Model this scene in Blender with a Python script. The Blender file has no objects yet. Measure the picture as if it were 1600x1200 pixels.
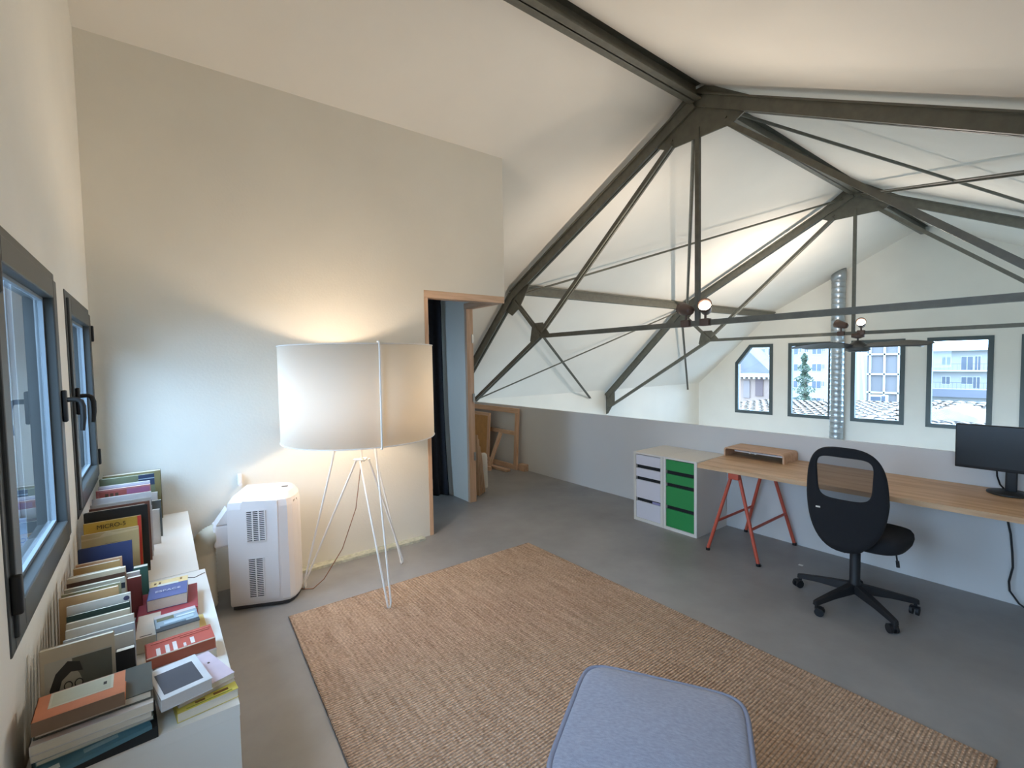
import bpy, bmesh, math, random
from mathutils import Vector, Matrix, Euler
random.seed(7)
R = math.radians
scene = bpy.context.scene
col = scene.collection

# ------------------------------------------------------------------ camera
H = 1.674
YAW, PITCH, ROLL, FPX = 52.6533, -2.7492, -1.0105, 733.6153
y_, p_, r_ = R(YAW), R(PITCH), R(ROLL)
fw = Vector((math.cos(p_)*math.cos(y_), math.cos(p_)*math.sin(y_), math.sin(p_)))
rt0 = Vector((math.sin(y_), -math.cos(y_), 0)); up0 = rt0.cross(fw)
rt = math.cos(r_)*rt0 + math.sin(r_)*up0
up = -math.sin(r_)*rt0 + math.cos(r_)*up0
cam = bpy.data.cameras.new('camera'); cam_o = bpy.data.objects.new('camera', cam); col.objects.link(cam_o)
cam.sensor_fit = 'HORIZONTAL'; cam.sensor_width = 36; cam.lens = FPX*36/1600; cam.clip_start = .02; cam.clip_end = 500
m = Matrix.Identity(4)
for i in range(3):
    m[i][0], m[i][1], m[i][2] = rt[i], up[i], -fw[i]
m[2][3] = H
cam_o.matrix_world = m
scene.camera = cam_o

# ------------------------------------------------------------------ sky and exposure
SKY = 13.0
w = bpy.data.worlds.new('sky'); scene.world = w; w.use_nodes = True
bg = w.node_tree.nodes['Background']
bg.inputs[0].default_value = (.51, .73, 1.0, 1); bg.inputs[1].default_value = SKY
scene.view_settings.view_transform = 'Standard'; scene.view_settings.look = 'None'
scene.view_settings.gamma = 1; scene.view_settings.exposure = 0.5
scene.view_settings.use_curve_mapping = False
scene.cycles.use_denoising = True
scene.cycles.max_bounces = 10; scene.cycles.diffuse_bounces = 6; scene.cycles.transparent_max_bounces = 16
scene.cycles.caustics_reflective = False; scene.cycles.caustics_refractive = False
scene.cycles.sample_clamp_indirect = 8

def portal(x, y0, y1, z0, z1, sgn):
    l = bpy.data.lights.new('window_portal', 'AREA'); l.shape = 'RECTANGLE'; l.size = abs(z1-z0); l.size_y = abs(y1-y0)
    l.cycles.is_portal = True
    o = bpy.data.objects.new('window_portal', l); col.objects.link(o)
    o.location = (x, (y0+y1)/2, (z0+z1)/2); o.rotation_euler = (0, R(-90*sgn), 0)

# ------------------------------------------------------------------ materials
def lin(c):
    return tuple(((v/255)/12.92 if v/255 <= .04045 else ((v/255+.055)/1.055)**2.4) for v in c) + (1,)
MATS = {}
def mat(name, rgb, rough=.6, metal=0, var=0, scale=8, bump=0, bscale=40, spec=.5, coat=0, stretch=None, emit=None, estr=0, sheen=0):
    """rgb in sRGB 0..255; var: noise variation of the colour; bump: fine relief"""
    if name in MATS: return MATS[name]
    M = bpy.data.materials.new(name); M.use_nodes = True; nt = M.node_tree; b = nt.nodes['Principled BSDF']
    c = lin(rgb); b.inputs['Base Color'].default_value = c
    b.inputs['Roughness'].default_value = rough; b.inputs['Metallic'].default_value = metal
    b.inputs['Specular IOR Level'].default_value = spec
    if coat: b.inputs['Coat Weight'].default_value = coat
    if sheen: b.inputs['Sheen Weight'].default_value = sheen
    if emit:
        b.inputs['Emission Color'].default_value = lin(emit); b.inputs['Emission Strength'].default_value = estr
    if var or bump:
        tc = nt.nodes.new('ShaderNodeTexCoord'); mp = nt.nodes.new('ShaderNodeMapping')
        nt.links.new(tc.outputs['Object'], mp.inputs[0])
        if stretch: mp.inputs['Scale'].default_value = stretch
    if var:
        n = nt.nodes.new('ShaderNodeTexNoise'); n.inputs['Scale'].default_value = scale; n.inputs['Detail'].default_value = 5
        nt.links.new(mp.outputs[0], n.inputs['Vector'])
        r = nt.nodes.new('ShaderNodeValToRGB'); r.color_ramp.elements[0].position = .3; r.color_ramp.elements[1].position = .7
        r.color_ramp.elements[0].color = tuple(max(0, v*(1-var)) for v in c[:3])+(1,)
        r.color_ramp.elements[1].color = tuple(min(1, v*(1+var)) for v in c[:3])+(1,)
        nt.links.new(n.outputs['Fac'], r.inputs[0]); nt.links.new(r.outputs[0], b.inputs['Base Color'])
    if bump:
        n2 = nt.nodes.new('ShaderNodeTexNoise'); n2.inputs['Scale'].default_value = bscale; n2.inputs['Detail'].default_value = 4
        nt.links.new(mp.outputs[0], n2.inputs['Vector'])
        bp = nt.nodes.new('ShaderNodeBump'); bp.inputs['Strength'].default_value = bump; bp.inputs['Distance'].default_value = .01
        nt.links.new(n2.outputs['Fac'], bp.inputs['Height']); nt.links.new(bp.outputs[0], b.inputs['Normal'])
    MATS[name] = M
    return M

def wood(name, a, b2, axis='X', scale=3.0, rough=.5):
    if name in MATS: return MATS[name]
    M = bpy.data.materials.new(name); M.use_nodes = True; nt = M.node_tree; b = nt.nodes['Principled BSDF']
    tc = nt.nodes.new('ShaderNodeTexCoord'); mp = nt.nodes.new('ShaderNodeMapping')
    s = {'X': (1, 12, 12), 'Y': (12, 1, 12), 'Z': (12, 12, 1)}[axis]
    mp.inputs['Scale'].default_value = tuple(v*scale/3 for v in s)
    nt.links.new(tc.outputs['Object'], mp.inputs[0])
    n = nt.nodes.new('ShaderNodeTexNoise'); n.inputs['Scale'].default_value = 2.5; n.inputs['Detail'].default_value = 7; n.inputs['Distortion'].default_value = .6
    nt.links.new(mp.outputs[0], n.inputs['Vector'])
    r = nt.nodes.new('ShaderNodeValToRGB'); r.color_ramp.elements[0].position = .32; r.color_ramp.elements[1].position = .68
    r.color_ramp.elements[0].color = lin(a); r.color_ramp.elements[1].color = lin(b2)
    nt.links.new(n.outputs['Fac'], r.inputs[0]); nt.links.new(r.outputs[0], b.inputs['Base Color'])
    b.inputs['Roughness'].default_value = rough
    MATS[name] = M
    return M

def glass(name, tint=(.93, .97, 1.0)):
    M = bpy.data.materials.new(name); M.use_nodes = True; nt = M.node_tree
    for n in list(nt.nodes):
        if n.type != 'OUTPUT_MATERIAL': nt.nodes.remove(n)
    out = [n for n in nt.nodes if n.type == 'OUTPUT_MATERIAL'][0]
    t = nt.nodes.new('ShaderNodeBsdfTransparent'); t.inputs[0].default_value = tint+(1,)
    g = nt.nodes.new('ShaderNodeBsdfGlossy'); g.inputs['Roughness'].default_value = .01
    f = nt.nodes.new('ShaderNodeFresnel'); f.inputs[0].default_value = 1.4
    mx = nt.nodes.new('ShaderNodeMixShader')
    ge = nt.nodes.new('ShaderNodeNewGeometry'); iv = nt.nodes.new('ShaderNodeMath'); iv.operation = 'SUBTRACT'; iv.inputs[0].default_value = 1
    ml = nt.nodes.new('ShaderNodeMath'); ml.operation = 'MULTIPLY'
    nt.links.new(ge.outputs['Backfacing'], iv.inputs[1]); nt.links.new(iv.outputs[0], ml.inputs[0]); nt.links.new(f.outputs[0], ml.inputs[1])
    nt.links.new(ml.outputs[0], mx.inputs[0]); nt.links.new(t.outputs[0], mx.inputs[1]); nt.links.new(g.outputs[0], mx.inputs[2])
    nt.links.new(mx.outputs[0], out.inputs[0])
    MATS[name] = M
    return M

def mesh_fabric():
    M = bpy.data.materials.new('chair_mesh'); M.use_nodes = True; nt = M.node_tree
    b = nt.nodes['Principled BSDF']; b.inputs['Base Color'].default_value = lin((34, 36, 40)); b.inputs['Roughness'].default_value = .8
    out = [n for n in nt.nodes if n.type == 'OUTPUT_MATERIAL'][0]
    t = nt.nodes.new('ShaderNodeBsdfTransparent'); mx = nt.nodes.new('ShaderNodeMixShader'); mx.inputs[0].default_value = .5
    nt.links.new(t.outputs[0], mx.inputs[1]); nt.links.new(b.outputs[0], mx.inputs[2]); nt.links.new(mx.outputs[0], out.inputs[0])
    return M

def shade_fabric():
    M = bpy.data.materials.new('shade_fabric'); M.use_nodes = True; nt = M.node_tree
    out = [n for n in nt.nodes if n.type == 'OUTPUT_MATERIAL'][0]
    b = nt.nodes['Principled BSDF']; b.inputs['Base Color'].default_value = lin((238, 232, 220)); b.inputs['Roughness'].default_value = .9
    t = nt.nodes.new('ShaderNodeBsdfTranslucent'); t.inputs[0].default_value = lin((250, 240, 220))
    mx = nt.nodes.new('ShaderNodeMixShader'); mx.inputs[0].default_value = .27
    nt.links.new(b.outputs[0], mx.inputs[1]); nt.links.new(t.outputs[0], mx.inputs[2]); nt.links.new(mx.outputs[0], out.inputs[0])
    return M

def rug_mat():
    M = bpy.data.materials.new('jute'); M.use_nodes = True; nt = M.node_tree; b = nt.nodes['Principled BSDF']
    N = nt.nodes.new; L = nt.links.new
    tc = N('ShaderNodeTexCoord')
    m1 = N('ShaderNodeMapping'); m1.inputs['Scale'].default_value = (45, 2.6, 1); L(tc.outputs['Object'], m1.inputs[0])
    n1 = N('ShaderNodeTexNoise'); n1.inputs['Scale'].default_value = 1.0; n1.inputs['Detail'].default_value = 6; L(m1.outputs[0], n1.inputs['Vector'])
    n2 = N('ShaderNodeTexNoise'); n2.inputs['Scale'].default_value = 70; n2.inputs['Detail'].default_value = 3; L(tc.outputs['Object'], n2.inputs['Vector'])
    ad = N('ShaderNodeMath'); ad.operation = 'ADD'; ad.inputs[1].default_value = 0
    mu = N('ShaderNodeMath'); mu.operation = 'MULTIPLY'; mu.inputs[1].default_value = .62; L(n2.outputs['Fac'], mu.inputs[0])
    mu1 = N('ShaderNodeMath'); mu1.operation = 'MULTIPLY'; mu1.inputs[1].default_value = .42; L(n1.outputs['Fac'], mu1.inputs[0])
    L(mu.outputs[0], ad.inputs[0]); L(mu1.outputs[0], ad.inputs[1])
    r = N('ShaderNodeValToRGB'); r.color_ramp.elements[0].position = .34; r.color_ramp.elements[1].position = .68
    r.color_ramp.elements[0].color = lin((166, 134, 110)); r.color_ramp.elements[1].color = lin((232, 200, 172))
    L(ad.outputs[0], r.inputs[0])
    # woven rows: ribs across, cords along
    w1 = N('ShaderNodeTexWave'); w1.wave_type = 'BANDS'; w1.bands_direction = 'Y'; w1.inputs['Scale'].default_value = 20; w1.inputs['Distortion'].default_value = .6; L(tc.outputs['Object'], w1.inputs['Vector'])
    w2 = N('ShaderNodeTexWave'); w2.wave_type = 'BANDS'; w2.bands_direction = 'X'; w2.inputs['Scale'].default_value = 16; w2.inputs['Distortion'].default_value = .8; L(tc.outputs['Object'], w2.inputs['Vector'])
    mw = N('ShaderNodeMath'); mw.operation = 'MULTIPLY'; L(w1.outputs['Fac'], mw.inputs[0]); L(w2.outputs['Fac'], mw.inputs[1])
    sm = N('ShaderNodeMath'); sm.operation = 'ADD'; L(w1.outputs['Fac'], sm.inputs[0]); L(mw.outputs[0], sm.inputs[1])
    bp = N('ShaderNodeBump'); bp.inputs['Strength'].default_value = .9; bp.inputs['Distance'].default_value = .006; L(sm.outputs[0], bp.inputs['Height'])
    gap = N('ShaderNodeMapRange'); gap.inputs[1].default_value = 0; gap.inputs[2].default_value = .55; gap.inputs[3].default_value = .5; gap.inputs[4].default_value = 1; L(sm.outputs[0], gap.inputs[0])
    mc = N('ShaderNodeMix'); mc.data_type = 'RGBA'; mc.blend_type = 'MULTIPLY'; mc.inputs[0].default_value = 1
    L(r.outputs[0], mc.inputs[6]); L(gap.outputs[0], mc.inputs[7])
    L(mc.outputs[2], b.inputs['Base Color']); L(bp.outputs[0], b.inputs['Normal']); b.inputs['Roughness'].default_value = .95
    b.inputs['Specular IOR Level'].default_value = .1
    return M

def concrete_mat():
    M = bpy.data.materials.new('polished_concrete'); M.use_nodes = True; nt = M.node_tree; b = nt.nodes['Principled BSDF']
    N = nt.nodes.new; L = nt.links.new
    tc = N('ShaderNodeTexCoord')
    n1 = N('ShaderNodeTexNoise'); n1.inputs['Scale'].default_value = 1.1; n1.inputs['Detail'].default_value = 8; n1.inputs['Roughness'].default_value = .62; L(tc.outputs['Object'], n1.inputs['Vector'])
    r = N('ShaderNodeValToRGB'); e = r.color_ramp.elements
    e[0].position = .3; e[0].color = lin((130, 128, 126)); e[1].position = .72; e[1].color = lin((158, 156, 154)); L(n1.outputs['Fac'], r.inputs[0])
    n2 = N('ShaderNodeTexNoise'); n2.inputs['Scale'].default_value = 3; n2.inputs['Detail'].default_value = 4; L(tc.outputs['Object'], n2.inputs['Vector'])
    mr = N('ShaderNodeMapRange'); mr.inputs[3].default_value = .28; mr.inputs[4].default_value = .5; L(n2.outputs['Fac'], mr.inputs[0])
    L(r.outputs[0], b.inputs['Base Color']); L(mr.outputs[0], b.inputs['Roughness'])
    b.inputs['Specular IOR Level'].default_value = .35
    return M

WALL = mat('wall_paint', (229, 225, 214), .85, var=.03, scale=1.5, bump=.12, bscale=60)
CEIL = mat('ceiling_paint', (231, 226, 216), .9, var=.025, scale=1.2)
STEEL = mat('truss_steel', (98, 96, 85), .5, var=.14, scale=14, bump=.1, bscale=60)
CONC = concrete_mat()
FRAME = mat('window_frame_grey', (64, 67, 67), .42, var=.03)
GLASS = glass('window_glass')
PINE = wood('pine_z', (200, 162, 130), (224, 190, 160), 'Z')
PINEX = wood('pine_x', (200, 162, 130), (224, 190, 160), 'X')
PINEY = wood('pine_y', (200, 162, 130), (224, 190, 160), 'Y')
OAK = wood('oak_top', (190, 148, 108), (222, 186, 146), 'Y', 2.2, .42)
WHITE = mat('white_laminate', (232, 228, 220), .45)
BLACK = mat('black_plastic', (24, 25, 27), .5)
GALV = mat('galvanised', (176, 182, 186), .32, metal=.85, var=.06, scale=6)

# ------------------------------------------------------------------ mesh helpers
class B:
    def __init__(s): s.v = []; s.f = []; s.sm = []
    def add(s, vs, fs, smooth=False):
        n = len(s.v); s.v += [tuple(v) for v in vs]; s.f += [tuple(i+n for i in f) for f in fs]; s.sm += [smooth]*len(fs)
        return s
    def box(s, x0, x1, y0, y1, z0, z1):
        x0, x1 = min(x0, x1), max(x0, x1); y0, y1 = min(y0, y1), max(y0, y1); z0, z1 = min(z0, z1), max(z0, z1)
        return s.add([(x0,y0,z0),(x1,y0,z0),(x1,y1,z0),(x0,y1,z0),(x0,y0,z1),(x1,y0,z1),(x1,y1,z1),(x0,y1,z1)],
                     [(3,2,1,0),(4,5,6,7),(0,1,5,4),(1,2,6,5),(2,3,7,6),(3,0,4,7)])
    def rbox(s, x0, x1, y0, y1, z0, z1, r=.01, n=3):
        bm = bmesh.new(); bmesh.ops.create_cube(bm, size=1)
        for v in bm.verts: v.co = ((x0+x1)/2+v.co.x*(x1-x0), (y0+y1)/2+v.co.y*(y1-y0), (z0+z1)/2+v.co.z*(z1-z0))
        bmesh.ops.bevel(bm, geom=bm.edges[:], offset=r, segments=n, profile=.5, affect='EDGES')
        bm.verts.ensure_lookup_table(); bm.verts.index_update()
        s.add([v.co.copy() for v in bm.verts], [[v.index for v in f.verts] for f in bm.faces], True); bm.free(); return s
    def obox(s, p, q, side, w, d, off=(0, 0, 0)):
        """bar from p to q; side = unit vector for width w; depth d perpendicular"""
        p, q, side, off = Vector(p), Vector(q), Vector(side).normalized(), Vector(off)
        a = (q-p).normalized(); side = (side-a*side.dot(a)).normalized(); t = a.cross(side).normalized()
        vs = []
        for e in (p+off, q+off):
            for i, j in ((-1,-1),(1,-1),(1,1),(-1,1)): vs.append(e+side*w/2*i+t*d/2*j)
        return s.add(vs, [(3,2,1,0),(4,5,6,7),(0,1,5,4),(1,2,6,5),(2,3,7,6),(3,0,4,7)])
    def cyl(s, p, q, r, r2=None, n=16, caps=True):
        p, q = Vector(p), Vector(q); r2 = r if r2 is None else r2
        a = (q-p).normalized(); u = a.orthogonal().normalized(); w = a.cross(u)
        vs = [e+(u*math.cos(2*math.pi*i/n)+w*math.sin(2*math.pi*i/n))*rr for e, rr in ((p, r), (q, r2)) for i in range(n)]
        s.add(vs, [(i, (i+1) % n, n+(i+1) % n, n+i) for i in range(n)], True)
        if caps: s.add(vs, [tuple(range(n))[::-1], tuple(range(n, 2*n))])
        return s
    def tube(s, pts, r, n=8, closed=False):
        pts = [Vector(p) for p in pts]; k = len(pts); vs = []; u = None
        for i, p in enumerate(pts):
            a = pts[(i+1) % k] if (closed or i < k-1) else p; b = pts[i-1] if (closed or i > 0) else p
            d = (a-b).normalized()
            u = d.orthogonal().normalized() if u is None else (u-d*u.dot(d)).normalized()
            w = d.cross(u); rr = r[i] if isinstance(r, (list, tuple)) else r
            vs += [p+(u*math.cos(2*math.pi*j/n)+w*math.sin(2*math.pi*j/n))*rr for j in range(n)]
        fs = []
        for i in range(k if closed else k-1):
            i2 = (i+1) % k
            fs += [(i*n+j, i*n+(j+1) % n, i2*n+(j+1) % n, i2*n+j) for j in range(n)]
        s.add(vs, fs, True)
        if not closed: s.add(vs[:n], [tuple(range(n))[::-1]]); s.add(vs[-n:], [tuple(range(n))])
        return s
    def lathe(s, prof, c=(0, 0, 0), n=40, smooth=True):
        vs = []; k = len(prof)
        for i in range(n):
            a = 2*math.pi*i/n
            vs += [(c[0]+r*math.cos(a), c[1]+r*math.sin(a), c[2]+z) for r, z in prof]
        fs = [(i*k+j, ((i+1) % n)*k+j, ((i+1) % n)*k+j+1, i*k+j+1) for i in range(n) for j in range(k-1)]
        return s.add(vs, fs, smooth)
    def prism(s, poly, d, smooth=False):
        """poly: list of 3D points, extruded by vector d"""
        n = len(poly); d = Vector(d); vs = [Vector(p) for p in poly]+[Vector(p)+d for p in poly]
        nrm = (vs[1]-vs[0]).cross(vs[2]-vs[1])
        for i in range(n): nrm += vs[i].cross(vs[(i+1) % n])
        f = [tuple(range(n))[::-1], tuple(range(n, 2*n))]+[(i, (i+1) % n, n+(i+1) % n, n+i) for i in range(n)]
        nn = sum((vs[i].cross(vs[(i+1) % n]) for i in range(n)), Vector())
        if nn.dot(d) < 0: f = [t[::-1] for t in f]
        s.add(vs, f[:2]); return s.add(vs, f[2:], smooth)
    def mesh(s, name):
        me = bpy.data.meshes.new(name); me.from_pydata(s.v, [], s.f)
        me.polygons.foreach_set('use_smooth', s.sm); me.update(); return me

def tag(o, label=None, cat=None, group=None, kind=None):
    if label: o['label'] = label
    if cat: o['category'] = cat
    if group: o['group'] = group
    if kind: o['kind'] = kind
    return o
def obj(name, b, material, parent=None, world=True, bevel=0, mtx=None):
    me = b.mesh(name) if isinstance(b, B) else b
    o = bpy.data.objects.new(name, me); col.objects.link(o)
    if material and not me.materials: me.materials.append(material)
    if parent is not None:
        o.parent = parent
        if world:
            acc = Matrix.Identity(4); q = parent
            while q is not None:
                acc = (Matrix.LocRotScale(q.location, q.rotation_euler, q.scale)) @ acc if q.parent is None else acc
                q = q.parent
            # world coordinates in the mesh; undo the (unrotated) roots
            o.matrix_parent_inverse = acc.inverted() if parent.parent is None else Matrix.Identity(4)
    if mtx is not None: o.matrix_basis = mtx
    if bevel:
        bv = o.modifiers.new('bevel', 'BEVEL'); bv.width = bevel; bv.segments = 2; bv.limit_method = 'ANGLE'; bv.angle_limit = R(50)
    return o
def thing(name, loc, label, cat, group=None, rotz=0, kind=None):
    o = bpy.data.objects.new(name, None); col.objects.link(o); o.location = loc; o.rotation_euler = (0, 0, rotz)
    o.empty_display_size = .1
    return tag(o, label, cat, group, kind)
def lamp(name, kind, loc, power, color, parent=None, radius=.05, **k):
    l = bpy.data.lights.new(name, kind); l.energy = power; l.color = color; l.shadow_soft_size = radius
    for a, v in k.items(): setattr(l, a, v)
    o = bpy.data.objects.new(name, l); col.objects.link(o); o.location = loc
    if parent is not None:
        o.parent = parent; o.matrix_parent_inverse = Matrix.LocRotScale(parent.location, parent.rotation_euler, None).inverted()
    return o

# ------------------------------------------------------------------ the building
XW, XF, XP = -.313, 13.5, 4.489        # near gable, far gable, parapet
Y1, XE, XJ = 4.062, 3.02, 2.068        # partition wall, its end, door jamb
YC, ZR, S1, S2, DK = 2.755, 4.477, .507, .914, 3.195
YN, YS = YC+5.335, YC-5.335            # eave walls
def roof(y):
    d = abs(y-YC)
    return ZR-S1*d if d < DK else ZR-S1*DK-S2*(d-DK)
ZK = roof(YC+DK); ZE = roof(YN); HALL = -2.9
def struct(name, b, m_, **k): return tag(obj(name, b, m_, **k), kind='structure')

struct('floor', B().box(XW-.25, XP+.026, YS, YN, -.2, 0), CONC)
struct('floor_hall', B().box(XP+.026, XF+.25, YS, YN, HALL-.2, HALL), mat('hall_floor', (170, 165, 156), .5, var=.05, scale=1))
b = B()
pts = [(YN+.3, ZE-S2*.3), (YC+DK, ZK), (YC, ZR), (YC-DK, ZK), (YS-.3, ZE-S2*.3)]
for (a, za), (c_, zc) in zip(pts[:-1], pts[1:]):
    b.prism([(XW-.25, a, za), (XW-.25, c_, zc), (XW-.25, c_, zc+.2), (XW-.25, a, za+.2)], (XF-XW+.5, 0, 0))
struct('ceiling', b, CEIL)
struct('wall_north', B().box(XW-.25, XF+.25, YN, YN+.2, HALL-.2, ZE+.02), WALL)
struct('wall_south', B().box(XW-.25, XF+.25, YS-.2, YS, HALL-.2, ZE+.02), WALL)

def gable(x0, x1, zbot, holes):
    """holes: (y0, y1, z0, z1, chamfer) chamfer 0 none, +1 cut at the high-y top corner, -1 at the low-y one"""
    b = B(); ys = sorted({YS, YN, YC, YC-DK, YC+DK} | {h[0] for h in holes} | {h[1] for h in holes})
    for a, c_ in zip(ys[:-1], ys[1:]):
        hs = [h for h in holes if h[0] <= a+1e-6 and h[1] >= c_-1e-6]
        rf = lambda y: roof(y)+.05
        if not hs: b.prism([(x0, a, zbot), (x0, c_, zbot), (x0, c_, rf(c_)), (x0, a, rf(a))], (x1-x0, 0, 0)); continue
        h = hs[0]
        b.prism([(x0, a, zbot), (x0, c_, zbot), (x0, c_, h[2]), (x0, a, h[2])], (x1-x0, 0, 0))
        b.prism([(x0, a, h[3]), (x0, c_, h[3]), (x0, c_, rf(c_)), (x0, a, rf(a))], (x1-x0, 0, 0))
    for h in holes:
        if h[4] == 1: b.prism([(x0, h[1], h[3]), (x0, h[1]-CHY, h[3]), (x0, h[1], h[3]-CHZ)], (x1-x0, 0, 0))
        if h[4] == -1: b.prism([(x0, h[0], h[3]), (x0, h[0]+CHY, h[3]), (x0, h[0], h[3]-CHZ)], (x1-x0, 0, 0))
    return b
CHY, CHZ = .40, .50
FAR = [(5.90, 6.92, .085, 2.02, 1), (4.48, 5.485, .085, 2.02, 0), (3.056, 4.062, .085, 2.02, 0), (1.648, 2.654, .085, 2.02, 0), (.24, 1.246, .085, 2.02, 0), (-1.21, -.19, .085, 2.02, -1)]
NEAR = [(5.90, 6.90, .955, 1.65, 0), (4.48, 5.485, .955, 2.06, 0), (2.98, 3.99, .965, 2.045, 0), (1.665, 2.69, .955, 2.065, 0), (.24, 1.26, .955, 2.065, 0), (-1.2, -.18, .955, 2.065, 0)]
struct('wall_east', gable(XF, XF+.25, HALL, FAR), WALL)
NEARH = [(a+.03, c_-.03, d+.03, e-.03, 0) for a, c_, d, e, _ in NEAR]
struct('wall_west', gable(XW-.11, XW, -.2, NEARH), WALL)
for h in FAR: portal(XF+.24, h[0], h[1], h[2], h[3], -1)
for h in NEAR: portal(XW-.10, h[0], h[1], h[2], h[3], 1)

# partition with the open doorway, parapet
b = B()
def lam(x0, x1, z0): b.prism([(x0, Y1, z0), (x0, Y1+.1, z0), (x0, Y1+.1, roof(Y1+.1)+.02), (x0, Y1, roof(Y1)+.02)], (x1-x0, 0, 0))
lam(XW, XJ, 0); lam(XJ, XE, 2.365)
def endw(y0, y1, z0):
    ys = [y0]+([YC+DK] if y0 < YC+DK < y1 else [])+[y1]
    for a, c_ in zip(ys[:-1], ys[1:]): b.prism([(XE-.08, a, z0), (XE-.08, c_, z0), (XE-.08, c_, roof(c_)+.02), (XE-.08, a, roof(a)+.02)], (.08, 0, 0))
endw(Y1+.1, 4.75, 2.365); endw(4.75, YN, 0)
struct('wall_partition', b, WALL)
struct('wall_parapet', B().box(XP, XP+.026, YS, YN, -.2, .978), mat('parapet_paint', (218, 218, 217), .8, var=.02, scale=1.5), bevel=.004)
struct('trim_1', B().box(.72, 1.98, Y1-.085, Y1, 0, .022), mat('rough_mortar', (196, 196, 178), .95, var=.2, scale=30, bump=.8, bscale=50))

# pine door frame around the opening
t = tag(thing('door_1', (XJ, Y1, 0), None, None, kind='structure'), 'pine timber frame of the doorless opening in the partition')
obj('header_board', B().box(XJ, XE-.004, Y1-.004, Y1+.104, 2.295, 2.365), PINEX, t, bevel=.003)
obj('header_board', B().box(XE-.084, XE+.004, Y1+.104, 4.76, 2.295, 2.365), PINEY, t, bevel=.003)
jl = obj('jamb_board', B().box(XJ, XJ+.04, Y1-.004, Y1+.104, 0, 2.295), PINE, t, bevel=.003)
jr = obj('jamb_board', B().box(XE-.086, XE+.006, 4.705, 4.75, 0, 2.295), PINE, t, bevel=.003)
STEELB = mat('hinge_steel', (180, 180, 176), .35, metal=.9)
for z in (.45, 1.15, 1.95): obj('hinge', B().box(XJ+.04, XJ+.048, Y1+.01, Y1+.045, z, z+.09), STEELB, t)
for z in (.5, 1.2, 1.9): obj('hinge', B().box(XE-.02, XE+.008, 4.698, 4.705, z, z+.1), STEELB, t)

# ------------------------------------------------------------------ windows
def ring(b, x0, x1, y0, y1, z0, z1, w_):
    b.box(x0, x1, y0, y0+w_, z0, z1); b.box(x0, x1, y1-w_, y1, z0, z1)
    b.box(x0, x1, y0+w_, y1-w_, z0, z0+w_); b.box(x0, x1, y0+w_, y1-w_, z1-w_, z1); return b
def near_window(i, h, hinge_low):
    y0, y1, z0, z1, _ = h
    t = thing('window_%d' % i, (XW, (y0+y1)/2, z0), 'dark grey casement window in the white gable wall', None, kind='structure')
    obj('window_frame', ring(B(), XW-.115, XW+.004, y0, y1, z0, z1, .045), FRAME, t, bevel=.003)
    a, c_, d, e = y0+.035, y1-.035, z0+.035, z1-.035
    sash = obj('sash', ring(B(), XW-.045, XW+.014, a, c_, d, e, .075), FRAME, t, bevel=.005)
    obj('glazing_bead', ring(B(), XW-.030, XW-.018, a+.075, c_-.075, d+.075, e-.075, .012), mat('bead', (120, 130, 138), .4), t)
    obj('pane', B().box(XW-.036, XW-.031, a+.07, c_-.07, d+.07, e-.07), GLASS, t)
    hy = a+.037 if hinge_low else c_-.037; ky = c_-.037 if hinge_low else a+.037; kz = (z0+z1)/2+.01
    for hz in (z0+.1, z1-.2): obj('hinge', B().rbox(XW+.002, XW+.026, hy-.055 if hinge_low else hy+.03, hy-.03 if hinge_low else hy+.055, hz, hz+.1, .006), BLACK, t)
    k = obj('handle', B().rbox(XW+.014, XW+.030, ky-.016, ky+.016, kz-.06, kz+.07, .006).tube(
        [(XW+.02, ky, kz+.03), (XW+.058, ky, kz+.03), (XW+.07, ky, kz+.022), (XW+.076, ky, kz), (XW+.076, ky, kz-.05), (XW+.071, ky, kz-.1)], [.01, .01, .011, .011, .010, .008], 10), BLACK, t)
for i, h in enumerate(NEAR): near_window(i+1, h, h[0] < 2.2)
def far_window(i, h):
    y0, y1, z0, z1, ch = h
    t = thing('window_%d' % i, (XF, (y0+y1)/2, z0), 'dark grey framed fixed window in the far gable', None, kind='structure')
    def outline(d):
        if ch == 0: return [(y0+d, z0+d), (y1-d, z0+d), (y1-d, z1-d), (y0+d, z1-d)]
        k = d*.55
        P = [(y0+d, z0+d), (y1-d, z0+d), (y1-d, z1-CHZ-k), (y1-CHY-k, z1-d), (y0+d, z1-d)]
        return P if ch == 1 else [(y0+y1-a, c_) for a, c_ in P][::-1]
    o, n_ = outline(-.012), outline(.075); b = B(); k = len(o)
    for i2 in range(k):
        j = (i2+1) % k
        b.prism([(XF-.02, *o[i2]), (XF-.02, *o[j]), (XF-.02, *n_[j]), (XF-.02, *n_[i2])], (.1, 0, 0))
    obj('window_frame', b, mat('far_frame_grey', (70, 80, 80), .5), t)
    obj('pane', B().prism([(XF+.03, *p) for p in outline(.06)], (.006, 0, 0)), GLASS, t)
for i, h in enumerate(FAR): far_window(i+7, h)

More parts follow.
